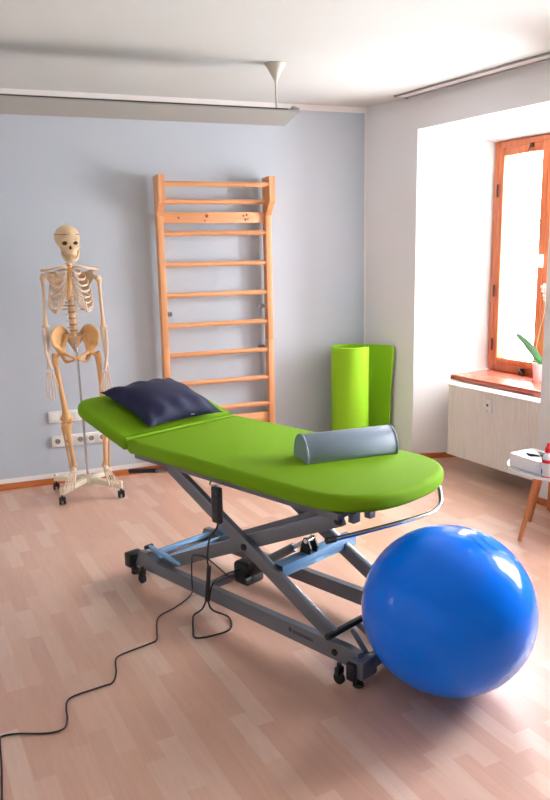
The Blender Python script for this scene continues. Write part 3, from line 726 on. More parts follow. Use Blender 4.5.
# legs:  hip, knee, ankle, toe direction
legs = [(-1, (-0.092, 0.0, 1.000), (-0.140, 0.004, 0.975), (-0.095, -0.012, 0.545), (-0.072, 0.010, 0.225), (-0.040, -0.13)),
        (1, (0.086, 0.0, 0.997), (0.137, 0.004, 0.972), (0.148, -0.012, 0.535), (0.140, 0.010, 0.215), (0.035, -0.13))]
for s, hip, tr, kn, an, td in legs:
    b = B(); ell(b, hip, (0.023, 0.023, 0.023)); tube(b, [hip, ((hip[0]+tr[0])/2, 0.002, (hip[2]+tr[2])/2-0.004), (tr[0], tr[1], tr[2]-0.012)], [0.014, 0.013, 0.019], 10)
    ell(b, (tr[0]+s*0.004, tr[1], tr[2]), (0.017, 0.019, 0.026))
    sh = lambda f, dy=0: (tr[0]*(1-f)+kn[0]*f, tr[1]*(1-f)+kn[1]*f+dy, (tr[2]-0.02)*(1-f)+(kn[2]+0.02)*f)
    tube(b, [sh(0), sh(0.12, -0.004), sh(0.5, -0.016), sh(0.85, -0.008), sh(1.0)], [0.023, 0.018, 0.015, 0.021, 0.033], 12, smooth=5)
    for q in (-1, 1): ell(b, (kn[0]+q*0.022, kn[1]+0.004, kn[2]+0.014), (0.021, 0.030, 0.022))
    sk('femur', remesh(b, 0.005, 2), 'bone_tan')
    b = B(); ell(b, (kn[0], kn[1]-0.030, kn[2]+0.020), (0.019, 0.010, 0.021)); sk('kneecap', b, 'bone_tan')
    b = B(); zt_ = kn[2]-0.012
    for q in (-1, 1): ell(b, (kn[0]+q*0.018, kn[1]+0.004, zt_-0.012), (0.021, 0.026, 0.013))
    tube(b, [(kn[0], kn[1], zt_-0.015), (kn[0]+0.002, kn[1]-0.006, zt_-0.06), (kn[0]*0.5+an[0]*0.5, 0.0, kn[2]*0.5+an[2]*0.5), (an[0], an[1]-0.002, an[2]+0.03), (an[0]-s*0.004, an[1], an[2])], [0.033, 0.022, 0.0145, 0.0145, 0.022], 12, smooth=5)
    ell(b, (an[0]-s*0.018, an[1], an[2]-0.008), (0.008, 0.012, 0.018)); sk('shin_bone', remesh(b, 0.005, 2), 'bone_tan')
    b = B(); tube(b, [(kn[0]+s*0.032, kn[1]+0.022, zt_-0.03), (kn[0]*0.5+an[0]*0.5+s*0.030, 0.02, kn[2]*0.5+an[2]*0.5), (an[0]+s*0.024, an[1]+0.004, an[2]+0.0), (an[0]+s*0.024, an[1]+0.002, an[2]-0.018)], [0.010, 0.006, 0.007, 0.009], 8, smooth=5); sk('calf_bone', b, 'bone_tan')
    # foot: ankle block, heel, five toe rays, hanging slightly toes down
    b = B(); ax, ay, az = an
    ell(b, (ax, ay-0.004, az-0.022), (0.020, 0.026, 0.016)); ell(b, (ax, ay+0.028, az-0.040), (0.017, 0.034, 0.019)); ell(b, (ax+td[0]*0.15, ay-0.030, az-0.034), (0.022, 0.022, 0.014))
    ft = sk('foot', remesh(b, 0.0045, 2), 'bone_pale')
    for k in range(5):
        o_ = (k-2)*0.0125; L_ = [0.142, 0.150, 0.146, 0.138, 0.126][k if s > 0 else k]
        inner = (k == 0 and s > 0) or (k == 4 and s < 0); rr = 0.0075 if inner else 0.0048
        dz = -0.075
        p0 = Vector((ax+td[0]*0.2+o_*0.7, ay-0.035, az-0.040)); p1 = Vector((ax+td[0]*0.9+o_*1.25, ay-0.035-L_*0.62, az-0.040+dz*0.66)); p2 = Vector((ax+td[0]*1.15+o_*1.4, ay-0.035-L_, az-0.040+dz*0.95))
        b = B(); tube(b, [p0, p0*0.8+p1*0.2, p0*0.3+p1*0.7, p1, p1*0.92+p2*0.08, p1*0.55+p2*0.45, p2], [rr*1.3, rr*0.9, rr*0.85, rr*1.35, rr*1.2, rr*0.8, rr*0.9], 8, smooth=3); obj('toe', b, 'bone_pale', ft)
# arms
arms = [(-1, (-0.178, 0.0, 1.500), (-0.182, 0.01, 1.165), (-0.178, -0.03, 0.885)), (1, (0.172, 0.0, 1.480), (0.184, 0.01, 1.148), (0.182, -0.03, 0.860))]
for s, shd, el, wr in arms:
    b = B(); ell(b, (shd[0]-s*0.008, shd[1], shd[2]-0.004), (0.022, 0.021, 0.021))
    tube(b, [(shd[0]+s*0.004, 0, shd[2]-0.01), (shd[0]*0.8+el[0]*0.2, 0, shd[2]*0.8+el[2]*0.2), (shd[0]*0.3+el[0]*0.7, 0.004, shd[2]*0.3+el[2]*0.7), (el[0], el[1], el[2]+0.012)], [0.018, 0.0115, 0.0105, 0.017], 12, smooth=5)
    ell(b, (el[0], el[1], el[2]+0.006), (0.027, 0.014, 0.012)); sk('upper_arm_bone', remesh(b, 0.0045, 2), 'bone')
    b = B(); ell(b, (el[0]-s*0.008, el[1]+0.008, el[2]-0.004), (0.013, 0.014, 0.020))
    tube(b, [(el[0]-s*0.008, el[1]+0.004, el[2]-0.01), ((el[0]+wr[0])/2-s*0.004, -0.006, (el[2]+wr[2])/2), (wr[0]-s*0.006+s*0.020, wr[1]+0.008, wr[2]+0.01)], [0.012, 0.0075, 0.0065], 8, smooth=5); sk('outer_forearm_bone', b, 'bone_pale')
    b = B(); tube(b, [(el[0]+s*0.014, el[1]-0.006, el[2]-0.012), ((el[0]+wr[0])/2+s*0.014, -0.02, (el[2]+wr[2])/2), (wr[0]-s*0.010, wr[1]-0.004, wr[2]+0.012)], [0.0095, 0.0075, 0.0125], 8, smooth=5); sk('inner_forearm_bone', b, 'bone_pale')
    b = B()
    for k in range(4):
        for j in range(2): ell(b, (wr[0]+(k-1.5)*0.0105, wr[1]-0.002, wr[2]-0.010-j*0.012), (0.0068, 0.0075, 0.0068), sub=2)
    hd = sk('hand', b, 'bone_pale')
    for k in range(5):
        b = B(); o_ = (k-2)*0.0115; thumb = (k == 4 and s < 0) or (k == 0 and s > 0)
        if thumb:
            P_ = [(wr[0]-s*0.016, wr[1]-0.006, wr[2]-0.018), (wr[0]-s*0.034, wr[1]-0.022, wr[2]-0.058), (wr[0]-s*0.042, wr[1]-0.034, wr[2]-0.088), (wr[0]-s*0.043, wr[1]-0.042, wr[2]-0.112)]
        else:
            ki = k if s > 0 else 4-k      # 1 = index ... 4 = little
            ln = [0, 0.155, 0.168, 0.160, 0.138][ki if s > 0 else ki]
            xo = wr[0]-s*0.0
            dx_ = (-0.006-0.012*(2.5-ki))*s if True else 0
            P_ = [(xo-s*(2.5-ki)*0.010, wr[1]-0.004, wr[2]-0.026), (xo-s*(2.5-ki)*0.017, wr[1]-0.010, wr[2]-0.026-ln*0.42), (xo-s*(2.5-ki)*0.018, wr[1]-0.022, wr[2]-0.026-ln*0.70), (xo-s*(2.5-ki)*0.018, wr[1]-0.020, wr[2]-0.026-ln*0.88), (xo-s*(2.5-ki)*0.017, wr[1]-0.014, wr[2]-0.026-ln)]
        m_ = len(P_); pp = []; rr = []
        for q in range(m_-1):
            a0_ = Vector(P_[q]); a1_ = Vector(P_[q+1]); pp += [a0_, a0_*0.7+a1_*0.3, a0_*0.3+a1_*0.7]; rr += [0.0058, 0.0036, 0.0036]
        pp.append(Vector(P_[-1])); rr.append(0.0035)
        tube(b, pp, rr, 7); obj('thumb' if thumb else 'finger', b, 'bone_pale', hd)

# ------------------------------------------------------------------ treatment couch (local X along the couch to the foot end, local Y across)
CR = R(-75); CO = Vector((1.725, 2.74, 0))
CH = thing('treatment_couch', 'green padded treatment couch on a grey scissor-lift frame with castors', 'treatment couch', CO, CR)
def cp(nm, b, m='steel', par=None, **k): return obj(nm, b, m, par or CH, **k)
# foot cushion
ol = [(-0.86, -0.355)]
ol += [(0.20, -0.357), (0.33, -0.356)]
A_, C_ = Vector((0.36, -0.356)), Vector((0.565, 0.03))
def sup(cx_, cy_, ax, ay, a0, a1, n, e=2.6):
    out = []
    for i in range(n+1):
        a = R(a0+(a1-a0)*i/n); ca, sa = math.cos(a), math.sin(a)
        out.append((cx_+ax*math.copysign(abs(ca)**(2/e), ca), cy_+ay*math.copysign(abs(sa)**(2/e), sa)))
    return out
ol = [(-0.86, -0.345), (-0.845, -0.357), (-0.5, -0.357), (0.0, -0.357)]+[(x, y*(1.075 if y > 0 else 1.0)) for x, y in sup(0.28, 0.0, 0.330, 0.357, -90, 90, 40, 2.5)]+[(0.0, 0.384), (-0.5, 0.384), (-0.845, 0.384), (-0.86, 0.372)]
b = B(); pad(b, ol, 0.668, 0.738, 0.026); cp('foot_cushion', b, 'green', angle=60)
# head cushion, raised
ol = rcorner([(0.0, -0.357), (-0.515, -0.357), (-0.515, 0.384), (0.0, 0.384)][::-1], [0.02, 0.13, 0.13, 0.02], 10)
b = B(); pad(b, ol, -0.070, 0.0, 0.026)
bmesh.ops.transform(b, matrix=Matrix.Translation((-0.864, 0, 0.738)) @ Matrix.Rotation(R(15.2), 4, 'Y'), verts=b.verts)
hc = cp('head_cushion', b, 'green', angle=60)
# support frames
b = B()
for t in (-0.30, 0.30): beam(b, (-0.855, t, 0.652), (0.46, t, 0.652), 0.028, 0.030)
for s_ in (-0.84, -0.2, 0.44): beam(b, (s_, -0.3, 0.652), (s_, 0.3, 0.652), 0.028, 0.030)
box(b, (-0.18, 0, 0.6655), (1.32, 0.64, 0.006))
tf = cp('top_frame', b)
b = B(); ca, sa = math.cos(R(15.2)), math.sin(R(15.2))
def hl(u_, t, z): return (-0.864-u_*ca+z*sa*1.0, t, 0.738+u_*sa+z*ca)
beam(b, hl(0.02, -0.27, -0.082), hl(0.42, -0.27, -0.082), 0.025, 0.022); beam(b, hl(0.02, 0.27, -0.082), hl(0.42, 0.27, -0.082), 0.025, 0.022); beam(b, hl(0.40, -0.27, -0.082), hl(0.40, 0.27, -0.082), 0.025, 0.022)
cp('head_frame', b)
b = B(); beam(b, (-0.60, -0.315, 0.628), (-0.70, -0.335, 0.604), 0.012, 0.012); cp('lever_arm', b)
b = B(); tube(b, [(-0.66, -0.325, 0.614), (-0.84, -0.355, 0.582)], 0.011, 12); cp('lever_grip', b, 'rubber')
# base frame
tn, tf_ = -0.300, 0.130
def rail(t):
    k = B(); prism(k, [(-0.90, 0.060), (-0.86, 0.145), (-0.80, 0.150), (-0.70, 0.118), (0.50, 0.135), (0.56, 0.128), (0.585, 0.062), (0.50, 0.060)], 0.034, Matrix(((1,0,0,0),(0,0,1,t-0.017),(0,1,0,0),(0,0,0,1))))
    return k
b = rail(tn); nr = cp('base_rail', b, angle=15); b = rail(tf_); cp('base_rail', b, angle=15)
# worn dark marking printed on the near rail
b = B(); lathe(b, [(0,0),(0.010,0),(0.010,0.0008),(0,0.0008)], seg=16, mat4=Matrix.Translation((0.205, tn-0.017, 0.102)) @ Matrix.Rotation(R(90), 4, 'X'))
xx = 0.222
for i, w_ in enumerate((0.010, 0.006, 0.011, 0.009, 0.010, 0.007, 0.010, 0.012, 0.009)):
    box(b, (xx+w_/2, tn-0.0174, 0.099), (w_, 0.0008, 0.013 if i % 3 else 0.015)); xx += w_+0.003
obj('rail_print', b, 'print', nr, smooth=False)
b = B(); beam(b, (0.570, -0.335, 0.075), (0.570, -0.245, 0.075), 0.055, 0.075); beam(b, (0.553, -0.25, 0.060), (0.553, 0.20, 0.060), 0.038, 0.048); cp('front_crossbeam', b)
b = B(); beam(b, (-0.86, -0.29, 0.085), (-0.86, 0.13, 0.085), 0.04, 0.04); cp('rear_crossbeam', b)
b = B(); beam(b, (-0.80, -0.27, 0.135), (-0.80, 0.17, 0.135), 0.022, 0.022); beam(b, (-0.70, -0.27, 0.135), (-0.70, 0.17, 0.135), 0.022, 0.022); box(b, (-0.72, 0.165, 0.15), (0.16, 0.014, 0.09), bev=0.01); cp('lifting_bar', b, 'steel_sky_tint')
b = B(); beam(b, (-0.81, -0.285, 0.172), (-0.56, -0.282, 0.150), 0.016, 0.024); beam(b, (-0.80, -0.27, 0.168), (-0.73, -0.27, 0.12), 0.012, 0.018); lp = cp('lifting_pedal', b, 'steel_sky_tint')
b = B(); cyl(b, (-0.815, -0.310, 0.173), (-0.815, -0.262, 0.173), 0.011, 14, 0.003); obj('pedal_knob', b, 'rubber', lp)
# scissor arms
def arm(p, q, t):
    k = B(); beam(k, (p[0], t, p[1]), (q[0], t, q[1]), 0.030, 0.062, 0.004); return k
a1 = ((-0.585, 0.650), (0.425, 0.150)); a2 = ((-0.76, 0.085), (0.44, 0.632))
for t in (tn, tf_): cp('scissor_arm', arm(a1[0], a1[1], t), 'steel')
for t in (tn+0.034, tf_-0.034): cp('scissor_arm', arm(a2[0], a2[1], t), 'steel')
pvx = -0.066; pvz = 0.388
for t, s_ in ((tn, -1), (tf_, 1)):
    for (px, pz, rr) in ((pvx, pvz, 0.015), (0.445, 0.093, 0.014)):
        b = B(); cyl(b, (px, t+s_*0.014, pz), (px, t+s_*0.024, pz), rr, 16, 0.003); cp('pivot_cap', b, 'rubber')
for t in (tn+0.034-0.015,):
    b = B(); cyl(b, (0.437, t+0.001, 0.625), (0.437, t-0.012, 0.625), 0.018, 16, 0.003); cp('pivot_cap', b, 'rubber')
b = B(); box(b, (0.475, -0.235, 0.635), (0.03, 0.04, 0.04), bev=0.003); box(b, (0.50, -0.17, 0.64), (0.03, 0.035, 0.035), bev=0.003); cp('top_bracket', b, 'steel')
b = B(); beam(b, (0.105, tn+0.017, 0.322), (0.105, tf_+0.07, 0.322), 0.062, 0.050); cb = cp('lift_crossbar', b, 'steel_sky_tint')
b = B(); box(b, (0.105, tn+0.0135, 0.322), (0.062, 0.006, 0.052)); obj('bar_cap', b, 'black', cb)
b = B()
for dt in (-0.022, 0.022): 
    k = B(); prism(k, [(0.075, 0.345), (0.135, 0.345), (0.140, 0.375), (0.120, 0.415), (0.100, 0.415), (0.085, 0.385)], 0.008, Matrix(((1,0,0,0),(0,0,1,-0.09+dt-0.004),(0,1,0,0),(0,0,0,1)))); merge(b, k)
obj('motor_bracket', b, 'black', cb)
b = B(); cyl(b, (0.11, -0.118, 0.402), (0.11, -0.062, 0.402), 0.013, 14, 0.003); obj('bracket_bolt', b, 'chrome', cb)
b = B(); box(b, (-0.30, -0.075, 0.13), (0.10, 0.12, 0.11), bev=0.018, seg=3); cyl(b, (-0.27, -0.09, 0.15), (-0.20, -0.09, 0.195), 0.035, 18, 0.006); cyl(b, (-0.25, -0.16, 0.12), (-0.25, -0.12, 0.12), 0.02, 14, 0.003)
mo = cp('lift_motor', b, 'black')
b = B(); cyl(b, (-0.21, -0.09, 0.19), (0.02, -0.09, 0.343), 0.021, 18, 0.004); obj('motor_tube', b, 'steel', mo)
b = B(); cyl(b, (0.01, -0.09, 0.336), (0.10, -0.09, 0.396), 0.011, 14); obj('piston_rod', b, 'chrome', mo)
b = B(); beam(b, (-0.35, tn, 0.105), (-0.35, tf_, 0.105), 0.04, 0.03); obj('motor_mount', b, 'steel', mo)
# foot-end parts
b = B(); beam(b, (0.44, -0.10, 0.172), (0.535, -0.10, 0.11), 0.012, 0.022)
beam(b, (0.42, -0.17, 0.165), (0.54, -0.16, 0.105), 0.014, 0.022); beam(b, (0.47, -0.24, 0.17), (0.555, -0.26, 0.11), 0.014, 0.022); cp('pedal_linkage', b)
b = B(); tube(b, [(0.430, -0.345, 0.163), (0.445, -0.10, 0.172), (0.45, 0.12, 0.175)], 0.014, 12); cp('foot_bar', b, 'rubber')
b = B(); tube(b, [(0.53, -0.20, 0.118), (0.50, -0.05, 0.135)], 0.008, 10); cp('brake_rod', b, 'rubber')
# castors
def castor(s_, t, big=False):
    k = B(); cyl(k, (s_, t-0.012, 0.024), (s_, t+0.012, 0.024), 0.024, 20, 0.005); w = cp('castor', k, 'rubber')
    k = B(); box(k, (s_, t, 0.055), (0.022, 0.036, 0.030), bev=0.004); cyl(k, (s_, t, 0.06), (s_, t, 0.085), 0.010, 12); obj('castor_fork', k, 'black', w)
castor(-0.80, tn-0.045); castor(-0.86, tf_+0.05); castor(0.50, tn-0.055); castor(0.56, 0.19)
b = B(); box(b, (-0.925, tn-0.005, 0.085), (0.055, 0.085, 0.075), bev=0.008); cp('castor_housing', b, 'black')
b = B(); cyl(b, (-0.925, tn, 0.0), (-0.925, tn, 0.03), 0.022, 16, 0.004); cyl(b, (-0.925, tn, 0.02), (-0.925, tn, 0.06), 0.008, 10); cp('levelling_foot', b, 'rubber')
b = B(); box(b, (0.552, tn-0.045, 0.065), (0.04, 0.02, 0.07), bev=0.004); cp('castor_housing', b, 'black')
b = B(); cyl(b, (0.565, tn-0.02, 0.0), (0.565, tn-0.02, 0.016), 0.022, 16, 0.004); cyl(b, (0.565, tn-0.02, 0.01), (0.565, tn-0.02, 0.05), 0.008, 10); cp('levelling_foot', b, 'rubber')
b = B(); cyl(b, (0.595, 0.16, 0.0), (0.595, 0.16, 0.016), 0.022, 16, 0.004); cyl(b, (0.595, 0.16, 0.01), (0.595, 0.16, 0.05), 0.008, 10); cp('levelling_foot', b, 'rubber')
# paper-roll rod at the foot end
b = B(); tube(b, [(0.44, -0.32, 0.560), (0.50, -0.10, 0.560), (0.548, 0.12, 0.560), (0.552, 0.20, 0.562), (0.535, 0.27, 0.575), (0.515, 0.295, 0.61), (0.50, 0.30, 0.648)], 0.0095, 12, smooth=6)
rd = cp('roll_rod', b, 'chrome')
b = B(); tube(b, [(0.432, -0.348, 0.560), (0.442, -0.31, 0.560)], 0.013, 12); obj('rod_cap', b, 'rubber', rd)
b = B(); beam(b, (0.33, 0.285, 0.645), (0.51, 0.30, 0.652), 0.03, 0.02); box(b, (0.44, 0.24, 0.650), (0.05, 0.03, 0.022)); cp('rod_bracket', b, 'black')
b = B(); tube(b, [(-0.90, 0.10, 0.63), (-0.90, 0.10, 0.53)], 0.008, 10); cp('head_strut', b, 'steel_sky_tint')
b = B(); tube(b, [(-0.24, -0.33, 0.660), (-0.235, -0.352, 0.643), (-0.20, -0.362, 0.648), (-0.17, -0.358, 0.658), (-0.165, -0.33, 0.660)], 0.004, 8, smooth=4); cp('hanging_hook', b, 'chrome')

# ------------------------------------------------------------------ cushion, bolster
def make_pillow(L, W, T):
    b = B(); n = 28; g = [[], []]
    for sgn in (0, 1):
        rows = []
        for i in range(n+1):
            row = []
            for j in range(n+1):
                u_ = -1+2*i/n; v_ = -1+2*j/n
                pin_u = 1-0.13*(1-abs(v_)**2.2)*abs(u_)**3; pin_v = 1-0.13*(1-abs(u_)**2.2)*abs(v_)**3
                x = u_*L/2*pin_u*(0.97+0.03*abs(v_)**4); y = v_*W/2*pin_v
                hgt = (max(0, 1-abs(u_)**2.3)*max(0, 1-abs(v_)**2.3))**0.55*T/2
                # folds that run in from the edges
                wr = 0.011*math.sin(13*v_+1.7*math.sin(3*u_))*max(0, abs(u_)-0.35)*(1-abs(u_)**6)*1.6
                wr += 0.009*math.sin(9*u_+v_*4)*max(0, abs(v_)-0.4)*(1-abs(v_)**6)*1.6
                if sgn: hgt = hgt+wr
                else: hgt = -hgt*0.45
                if abs(u_) > 0.999 or abs(v_) > 0.999: hgt = 0
                row.append(b.verts.new((x, y, hgt)))
            rows.append(row)
        for i in range(n):
            for j in range(n):
                f = (rows[i][j], rows[i+1][j], rows[i+1][j+1], rows[i][j+1]); b.faces.new(f if sgn else f[::-1])
    bmesh.ops.remove_doubles(b, verts=b.verts, dist=1e-5)
    return b
# pillow lies on the raised head cushion (tilted 20 degrees about the couch's width)
ploc = Vector((-1.075, 0.030, 0.738+math.tan(R(15.2))*(1.075-0.864)+0.040))
w3 = CO+Vector((math.cos(CR)*ploc.x-math.sin(CR)*ploc.y, math.sin(CR)*ploc.x+math.cos(CR)*ploc.y, ploc.z))
pil = thing('pillow', 'navy blue pillow lying on the raised head end of the green couch', 'pillow', w3)
pil.rotation_mode = 'QUATERNION'; pil.rotation_quaternion = (Matrix.Rotation(CR, 3, 'Z') @ Matrix.Rotation(R(15.2), 3, 'Y') @ Matrix.Rotation(R(-1), 3, 'Z')).to_quaternion()
obj('pillow_cover', make_pillow(0.47, 0.49, 0.19), 'navy', pil, angle=80)
b = B(); box(b, (0.193, 0.06, 0.006), (0.014, 0.022, 0.002)); obj('care_tag', b, 'wplastic', pil, smooth=False)
# bolster
r = thing('bolster', 'grey-blue half-round vinyl bolster lying across the green couch', 'bolster', (1.893, 2.655, 0.7385), R(-10.5))
b = B(); prof = rcorner([(-0.078, 0.0), (0.078, 0.0)]+[(0.082*math.cos(R(a)), 0.02+0.094*math.sin(R(a))) for a in range(0, 181, 12)], [0.006, 0.006]+[0.0]*16, 3)
xs = [(-0.218, 0.93), (-0.211, 1.0), (0.211, 1.0), (0.218, 0.93)]
rings = [[b.verts.new((x, p.x*k, 0.055+(p.y-0.055)*k)) for p in prof] for x, k in xs]
for a_, c_ in zip(rings, rings[1:]):
    for i in range(len(prof)): b.faces.new((a_[i], a_[(i+1)%len(prof)], c_[(i+1)%len(prof)], c_[i]))
b.faces.new(rings[0]); b.faces.new(rings[-1][::-1]); obj('bolster_cover', b, 'bolster', r, angle=40)
for x in (-0.214, 0.214):
    b = B(); loop = [(x, p.x, max(p.y, 0.003)) for p in prof]; tube(b, loop+[loop[0]], 0.0035, 6); obj('piping', b, 'bolster', r)

# ------------------------------------------------------------------ hand control and cables
def W(s_, t, z): return CO+Vector((math.cos(CR)*s_-math.sin(CR)*t, math.sin(CR)*s_+math.cos(CR)*t, z))
hcn = thing('hand_control', 'black hand control hanging on the side of the couch with its cable', 'remote control', W(-0.165, -0.374, 0.49), CR)
b = B(); box(b, (0, 0, 0.08), (0.052, 0.026, 0.162), bev=0.007, seg=3); obj('handset', b, 'black', hcn)
b = B()
for zz in (0.045, 0.075, 0.105, 0.135):
    for dx in (-0.011, 0.011): box(b, (dx, -0.0135, zz), (0.014, 0.003, 0.013), bev=0.001)
obj('button', b, mat('dark_button', (52, 54, 60), 0.5), hcn)
def loc_h(s_, t, z): return (s_+0.165, t+0.374, z-0.49)
b = B(); tube(b, [loc_h(*p) for p in ((-0.165, -0.372, 0.492), (-0.175, -0.374, 0.46), (-0.245, -0.36, 0.38), (-0.262, -0.36, 0.29), (-0.255, -0.36, 0.25))], 0.0042, 8, smooth=6)
tube(b, [loc_h(*p) for p in ((-0.278, -0.36, 0.09), (-0.30, -0.37, 0.04), (-0.335, -0.39, 0.006), (-0.31, -0.418, 0.005), (-0.235, -0.478, 0.005), (-0.17, -0.517, 0.005), (-0.125, -0.44, 0.005), (-0.12, -0.36, 0.005), (-0.20, -0.30, 0.008), (-0.26, -0.345, 0.04), (-0.272, -0.358, 0.09))], 0.0042, 8, smooth=6)
tube(b, [loc_h(*p) for p in ((-0.272, -0.352, 0.08), (-0.265, -0.33, 0.16), (-0.29, -0.22, 0.165), (-0.30, -0.13, 0.15))], 0.0042, 8, smooth=6)
obj('coiled_cable', b, 'cable', hcn)
b = B(); tube(b, [loc_h(-0.252, -0.36, 0.256), loc_h(-0.276, -0.36, 0.085)], 0.0105, 12); obj('cable_coupling', b, 'black', hcn)
b = B()
floor_pts = [(1.352, 3.185), (1.300, 3.13), (1.210, 3.075), (1.135, 3.045), (1.095, 3.00), (1.055, 2.90), (1.03, 2.842), (0.99, 2.828), (0.90, 2.815), (0.845, 2.80), (0.822, 2.765), (0.80, 2.69), (0.765, 2.628), (0.72, 2.622), (0.62, 2.618), (0.583, 2.60), (0.565, 2.555), (0.548, 2.48), (0.521, 2.436), (0.46, 2.447), (0.38, 2.495), (0.33, 2.508), (0.318, 2.48), (0.295, 2.33), (0.262, 2.15), (0.23, 1.95), (0.10, 1.70)]
pc = [W(-0.31, -0.20, 0.14), W(-0.315, -0.315, 0.262), W(-0.36, -0.335, 0.272), W(-0.398, -0.338, 0.255), W(-0.405, -0.34, 0.16), W(-0.41, -0.335, 0.09)]+[Vector((x, y, 0.0055)) for x, y in floor_pts]
tube(b, pc, 0.0034, 8, smooth=5)
cd = obj('power_cord', b, 'cable'); tag(cd, 'black power cord winding across the laminate floor from the couch', 'power cord')

# ------------------------------------------------------------------ exercise ball
bl = thing('exercise_ball', 'large glossy blue exercise ball at the foot end of the couch', 'exercise ball', (1.856, 1.949, 0))
b = B(); t = bmesh.new(); bmesh.ops.create_uvsphere(t, u_segments=96, v_segments=64, radius=1.0)
for v in t.verts:
    z = v.co.z; v.co = Vector((v.co.x*0.3225, v.co.y*0.3225, 0.3095+z*0.3095))
    if v.co.z < 0.004: v.co.z = 0.0015
merge(b, t); obj('ball_skin', b, 'ball', bl, angle=80)
def on_ball(d, k=1.0):
    d = Vector(d).normalized(); return Vector((d.x*0.3225*k, d.y*0.3225*k, 0.3095+d.z*0.3095*k))
b = B(); ax = Vector((0.38, -0.30, 0.84)).normalized(); e1 = ax.orthogonal().normalized(); e2 = ax.cross(e1)
for an_ in (9.0, 10.6, 17.0, 18.6):
    rg = [on_ball(ax*math.cos(R(an_))+(e1*math.cos(q)+e2*math.sin(q))*math.sin(R(an_)), 1.0) for q in [2*PI*i/72 for i in range(73)]]
    tube(b, rg, 0.0011, 6)
obj('embossed_ring', b, 'ball', bl)

# ------------------------------------------------------------------ side table and what stands on it
TC = Vector((3.35, 2.70, 0))
tb = thing('side_table', 'small round white side table with oak legs near the radiator', 'table', TC)
b = B(); lathe(b, [(0,0.414),(0.238,0.414),(0.260,0.420),(0.266,0.430),(0.262,0.436),(0.254,0.4355),(0,0.4345)], seg=64); obj('tabletop', b, 'white_gloss', tb)
for fx, fy, tx, ty in ((-0.160, 0.095, -0.095, 0.040), (0.125, 0.275, 0.075, 0.15), (0.09, -0.20, 0.05, -0.12)):
    b = B(); tube(b, [(fx, fy, 0.0), (tx, ty, 0.415)], [0.0115, 0.019], 16); obj('leg', b, 'oakleg', tb)
bx_ = thing('tool_box', 'white plastic tray box with tools on the side table', 'box', (3.22, 2.735, 0.4365), R(-3))
b = B(); t = bmesh.new(); ol = rcorner([(-0.095,-0.115),(0.095,-0.115),(0.095,0.115),(-0.095,0.115)], [0.03]*4, 6)
pad(b, ol, 0.0, 0.075, 0.006, 3); obj('box_body', b, 'white_gloss', bx_)
for nm, pth, m_ in (('black_tool', [(-0.035, 0.035, 0.079), (-0.045, -0.005, 0.083), (-0.02, -0.045, 0.081)], 'black'), ('black_tool', [(0.01, -0.02, 0.079), (-0.01, -0.055, 0.083), (-0.015, -0.10, 0.081)], 'black'), ('teal_tool', [(0.04, 0.02, 0.079), (0.03, -0.03, 0.081), (0.03, -0.09, 0.081)], 'teal')):
    b = B(); tube(b, pth, [0.004, 0.008, 0.004], 10, smooth=5); 
    o = obj(nm.split('_')[0]+'_handled_tool' if False else 'hand_tool', b, m_, None, (3.22, 2.735, 0.4365), (0,0,R(-3)))
    lab = {0: 'black handled tool nearest the left edge of the white tray box', 1: 'black handled tool next to the red-capped bottle on the white tray box'}.get(len([x for x in COL.objects if x.name.startswith('hand_tool')])-1, 'teal tool lying behind the black ones on the white tray box')
    tag(o, lab, 'tool')
bt = thing('spray_bottle', 'white bottle with red cap on the side table', 'bottle', (3.140, 2.590, 0.4362))
b = B(); lathe(b, [(0,0),(0.026,0),(0.029,0.006),(0.029,0.095),(0.024,0.115),(0.013,0.128),(0.013,0.136),(0,0.136)], seg=28); obj('bottle_body', b, 'white_gloss', bt)
b = B(); lathe(b, [(0,0.134),(0.017,0.134),(0.017,0.158),(0.010,0.165),(0.007,0.185),(0,0.187)], seg=24); obj('bottle_cap', b, 'red', bt)
b = B(); lathe(b, [(0.0292,0.080),(0.0297,0.080),(0.0297,0.098),(0.0292,0.098)], seg=28); obj('red_band', b, 'red', bt)
b = B(); lathe(b, [(0.0292,0.004),(0.0297,0.004),(0.0297,0.009),(0.0292,0.009)], seg=28); obj('red_band', b, 'red', bt)
b = B(); box(b, (-0.027, 0.012, 0.032), (0.003, 0.009, 0.024), rot=Euler((0,0,R(-24)))); obj('label_mark', b, 'blue_ink', bt)

# wooden cabinet against the right wall, only its edge in view
cbn = thing('wooden_cabinet', 'low orange wooden cabinet against the right wall at the photo edge', 'cabinet', (3.69, 2.612, 0))
b = B(); box(b, (0, 0, 0.335), (0.13, 0.70, 0.61), bev=0.004); obj('cabinet_body', b, 'winwood', cbn)
b = B(); box(b, (0, 0, 0.65), (0.145, 0.72, 0.022), bev=0.004); obj('cabinet_top', b, 'winwood', cbn)
for dy in (-0.185, 0.185):
    b = B(); box(b, (-0.070, dy, 0.335), (0.018, 0.34, 0.58), bev=0.003); dr = obj('door', b, 'winwood', cbn)
    b = B(); cyl(b, (-0.078, dy*0.2, 0.52), (-0.092, dy*0.2, 0.52), 0.012, 14, 0.003); obj('handle', b, 'brass', dr)
b = B(); box(b, (0.0, 0, 0.015), (0.12, 0.66, 0.03)); obj('plinth', b, 'winwood', cbn)

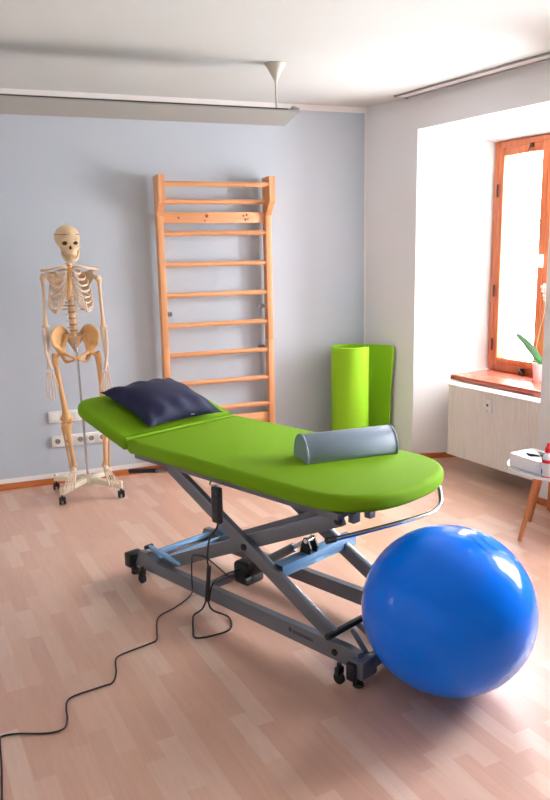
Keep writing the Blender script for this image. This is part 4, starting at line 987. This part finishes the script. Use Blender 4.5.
# ------------------------------------------------------------------ orchid on the sill
orc = thing('potted_orchid', 'orchid in a white pot standing on the window sill', 'potted plant', (4.18, 3.545, 0.70))
b = B(); lathe(b, [(0,0),(0.045,0),(0.048,0.004),(0.062,0.125),(0.064,0.128),(0.060,0.128),(0.056,0.115),(0,0.112)], seg=36); obj('pot', b, 'white_gloss', orc)
def leaf(pts, w, m_, nm='leaf', ref=(0.35, 0.1, 1)):
    P_ = smoothpath(pts, 6); n_ = len(P_); k = B(); rows = []
    for i, p_ in enumerate(P_):
        d = (P_[min(i+1,n_-1)]-P_[max(i-1,0)]).normalized(); sd = d.cross(Vector(ref)).normalized(); upn = sd.cross(d)
        f = i/(n_-1); ww = w*(0.35+0.65*math.sin(min(1, f*1.25+0.12)*PI*0.72))*(math.sqrt(max(0.0, 1-f**6))+0.02)
        rows.append([k.verts.new(p_-sd*ww+upn*ww*0.3), k.verts.new(p_-upn*0.003), k.verts.new(p_+sd*ww+upn*ww*0.3), k.verts.new(p_+upn*0.002)])
    for i in range(n_-1):
        for j in range(4): k.faces.new((rows[i][j], rows[i][(j+1)%4], rows[i+1][(j+1)%4], rows[i+1][j]))
    k.faces.new(rows[0]); k.faces.new(rows[-1][::-1]); return obj(nm, k, m_, orc, angle=60)
leaf([(-0.01, -0.005, 0.12), (-0.03, 0.04, 0.19), (-0.035, 0.12, 0.26), (-0.03, 0.215, 0.315)], 0.030, 'leaf_pale', ref=(1.0, 0.35, 0.25))
leaf([(0, -0.01, 0.11), (-0.02, -0.06, 0.16), (-0.03, -0.13, 0.18)], 0.028, 'leaf')
leaf([(0, 0.0, 0.11), (-0.05, 0.02, 0.15), (-0.09, 0.03, 0.13)], 0.025, 'leaf')
leaf([(0.02, 0.02, 0.11), (0.0, 0.06, 0.14), (-0.01, 0.085, 0.125)], 0.018, 'leaf')
b = B(); tube(b, [(0, 0, 0.11), (-0.02, 0.035, 0.22), (-0.02, 0.01, 0.38), (-0.02, -0.02, 0.50), (-0.02, -0.01, 0.60), (-0.02, 0.03, 0.65)], 0.0028, 8, smooth=5); obj('flower_stem', b, 'stem', orc)
for (fy_, fz_) in ((-0.015, 0.645), (-0.035, 0.59)):
    b = B()
    for k in range(5):
        a = 2*PI*k/5; ell(b, (-0.03, fy_+0.018*math.sin(a), fz_+0.018*math.cos(a)), (0.004, 0.013, 0.016), Euler((-a, 0, 0)), sub=2)
    ell(b, (-0.036, fy_, fz_), (0.007, 0.006, 0.006), sub=2); obj('flower', b, 'petal', orc)
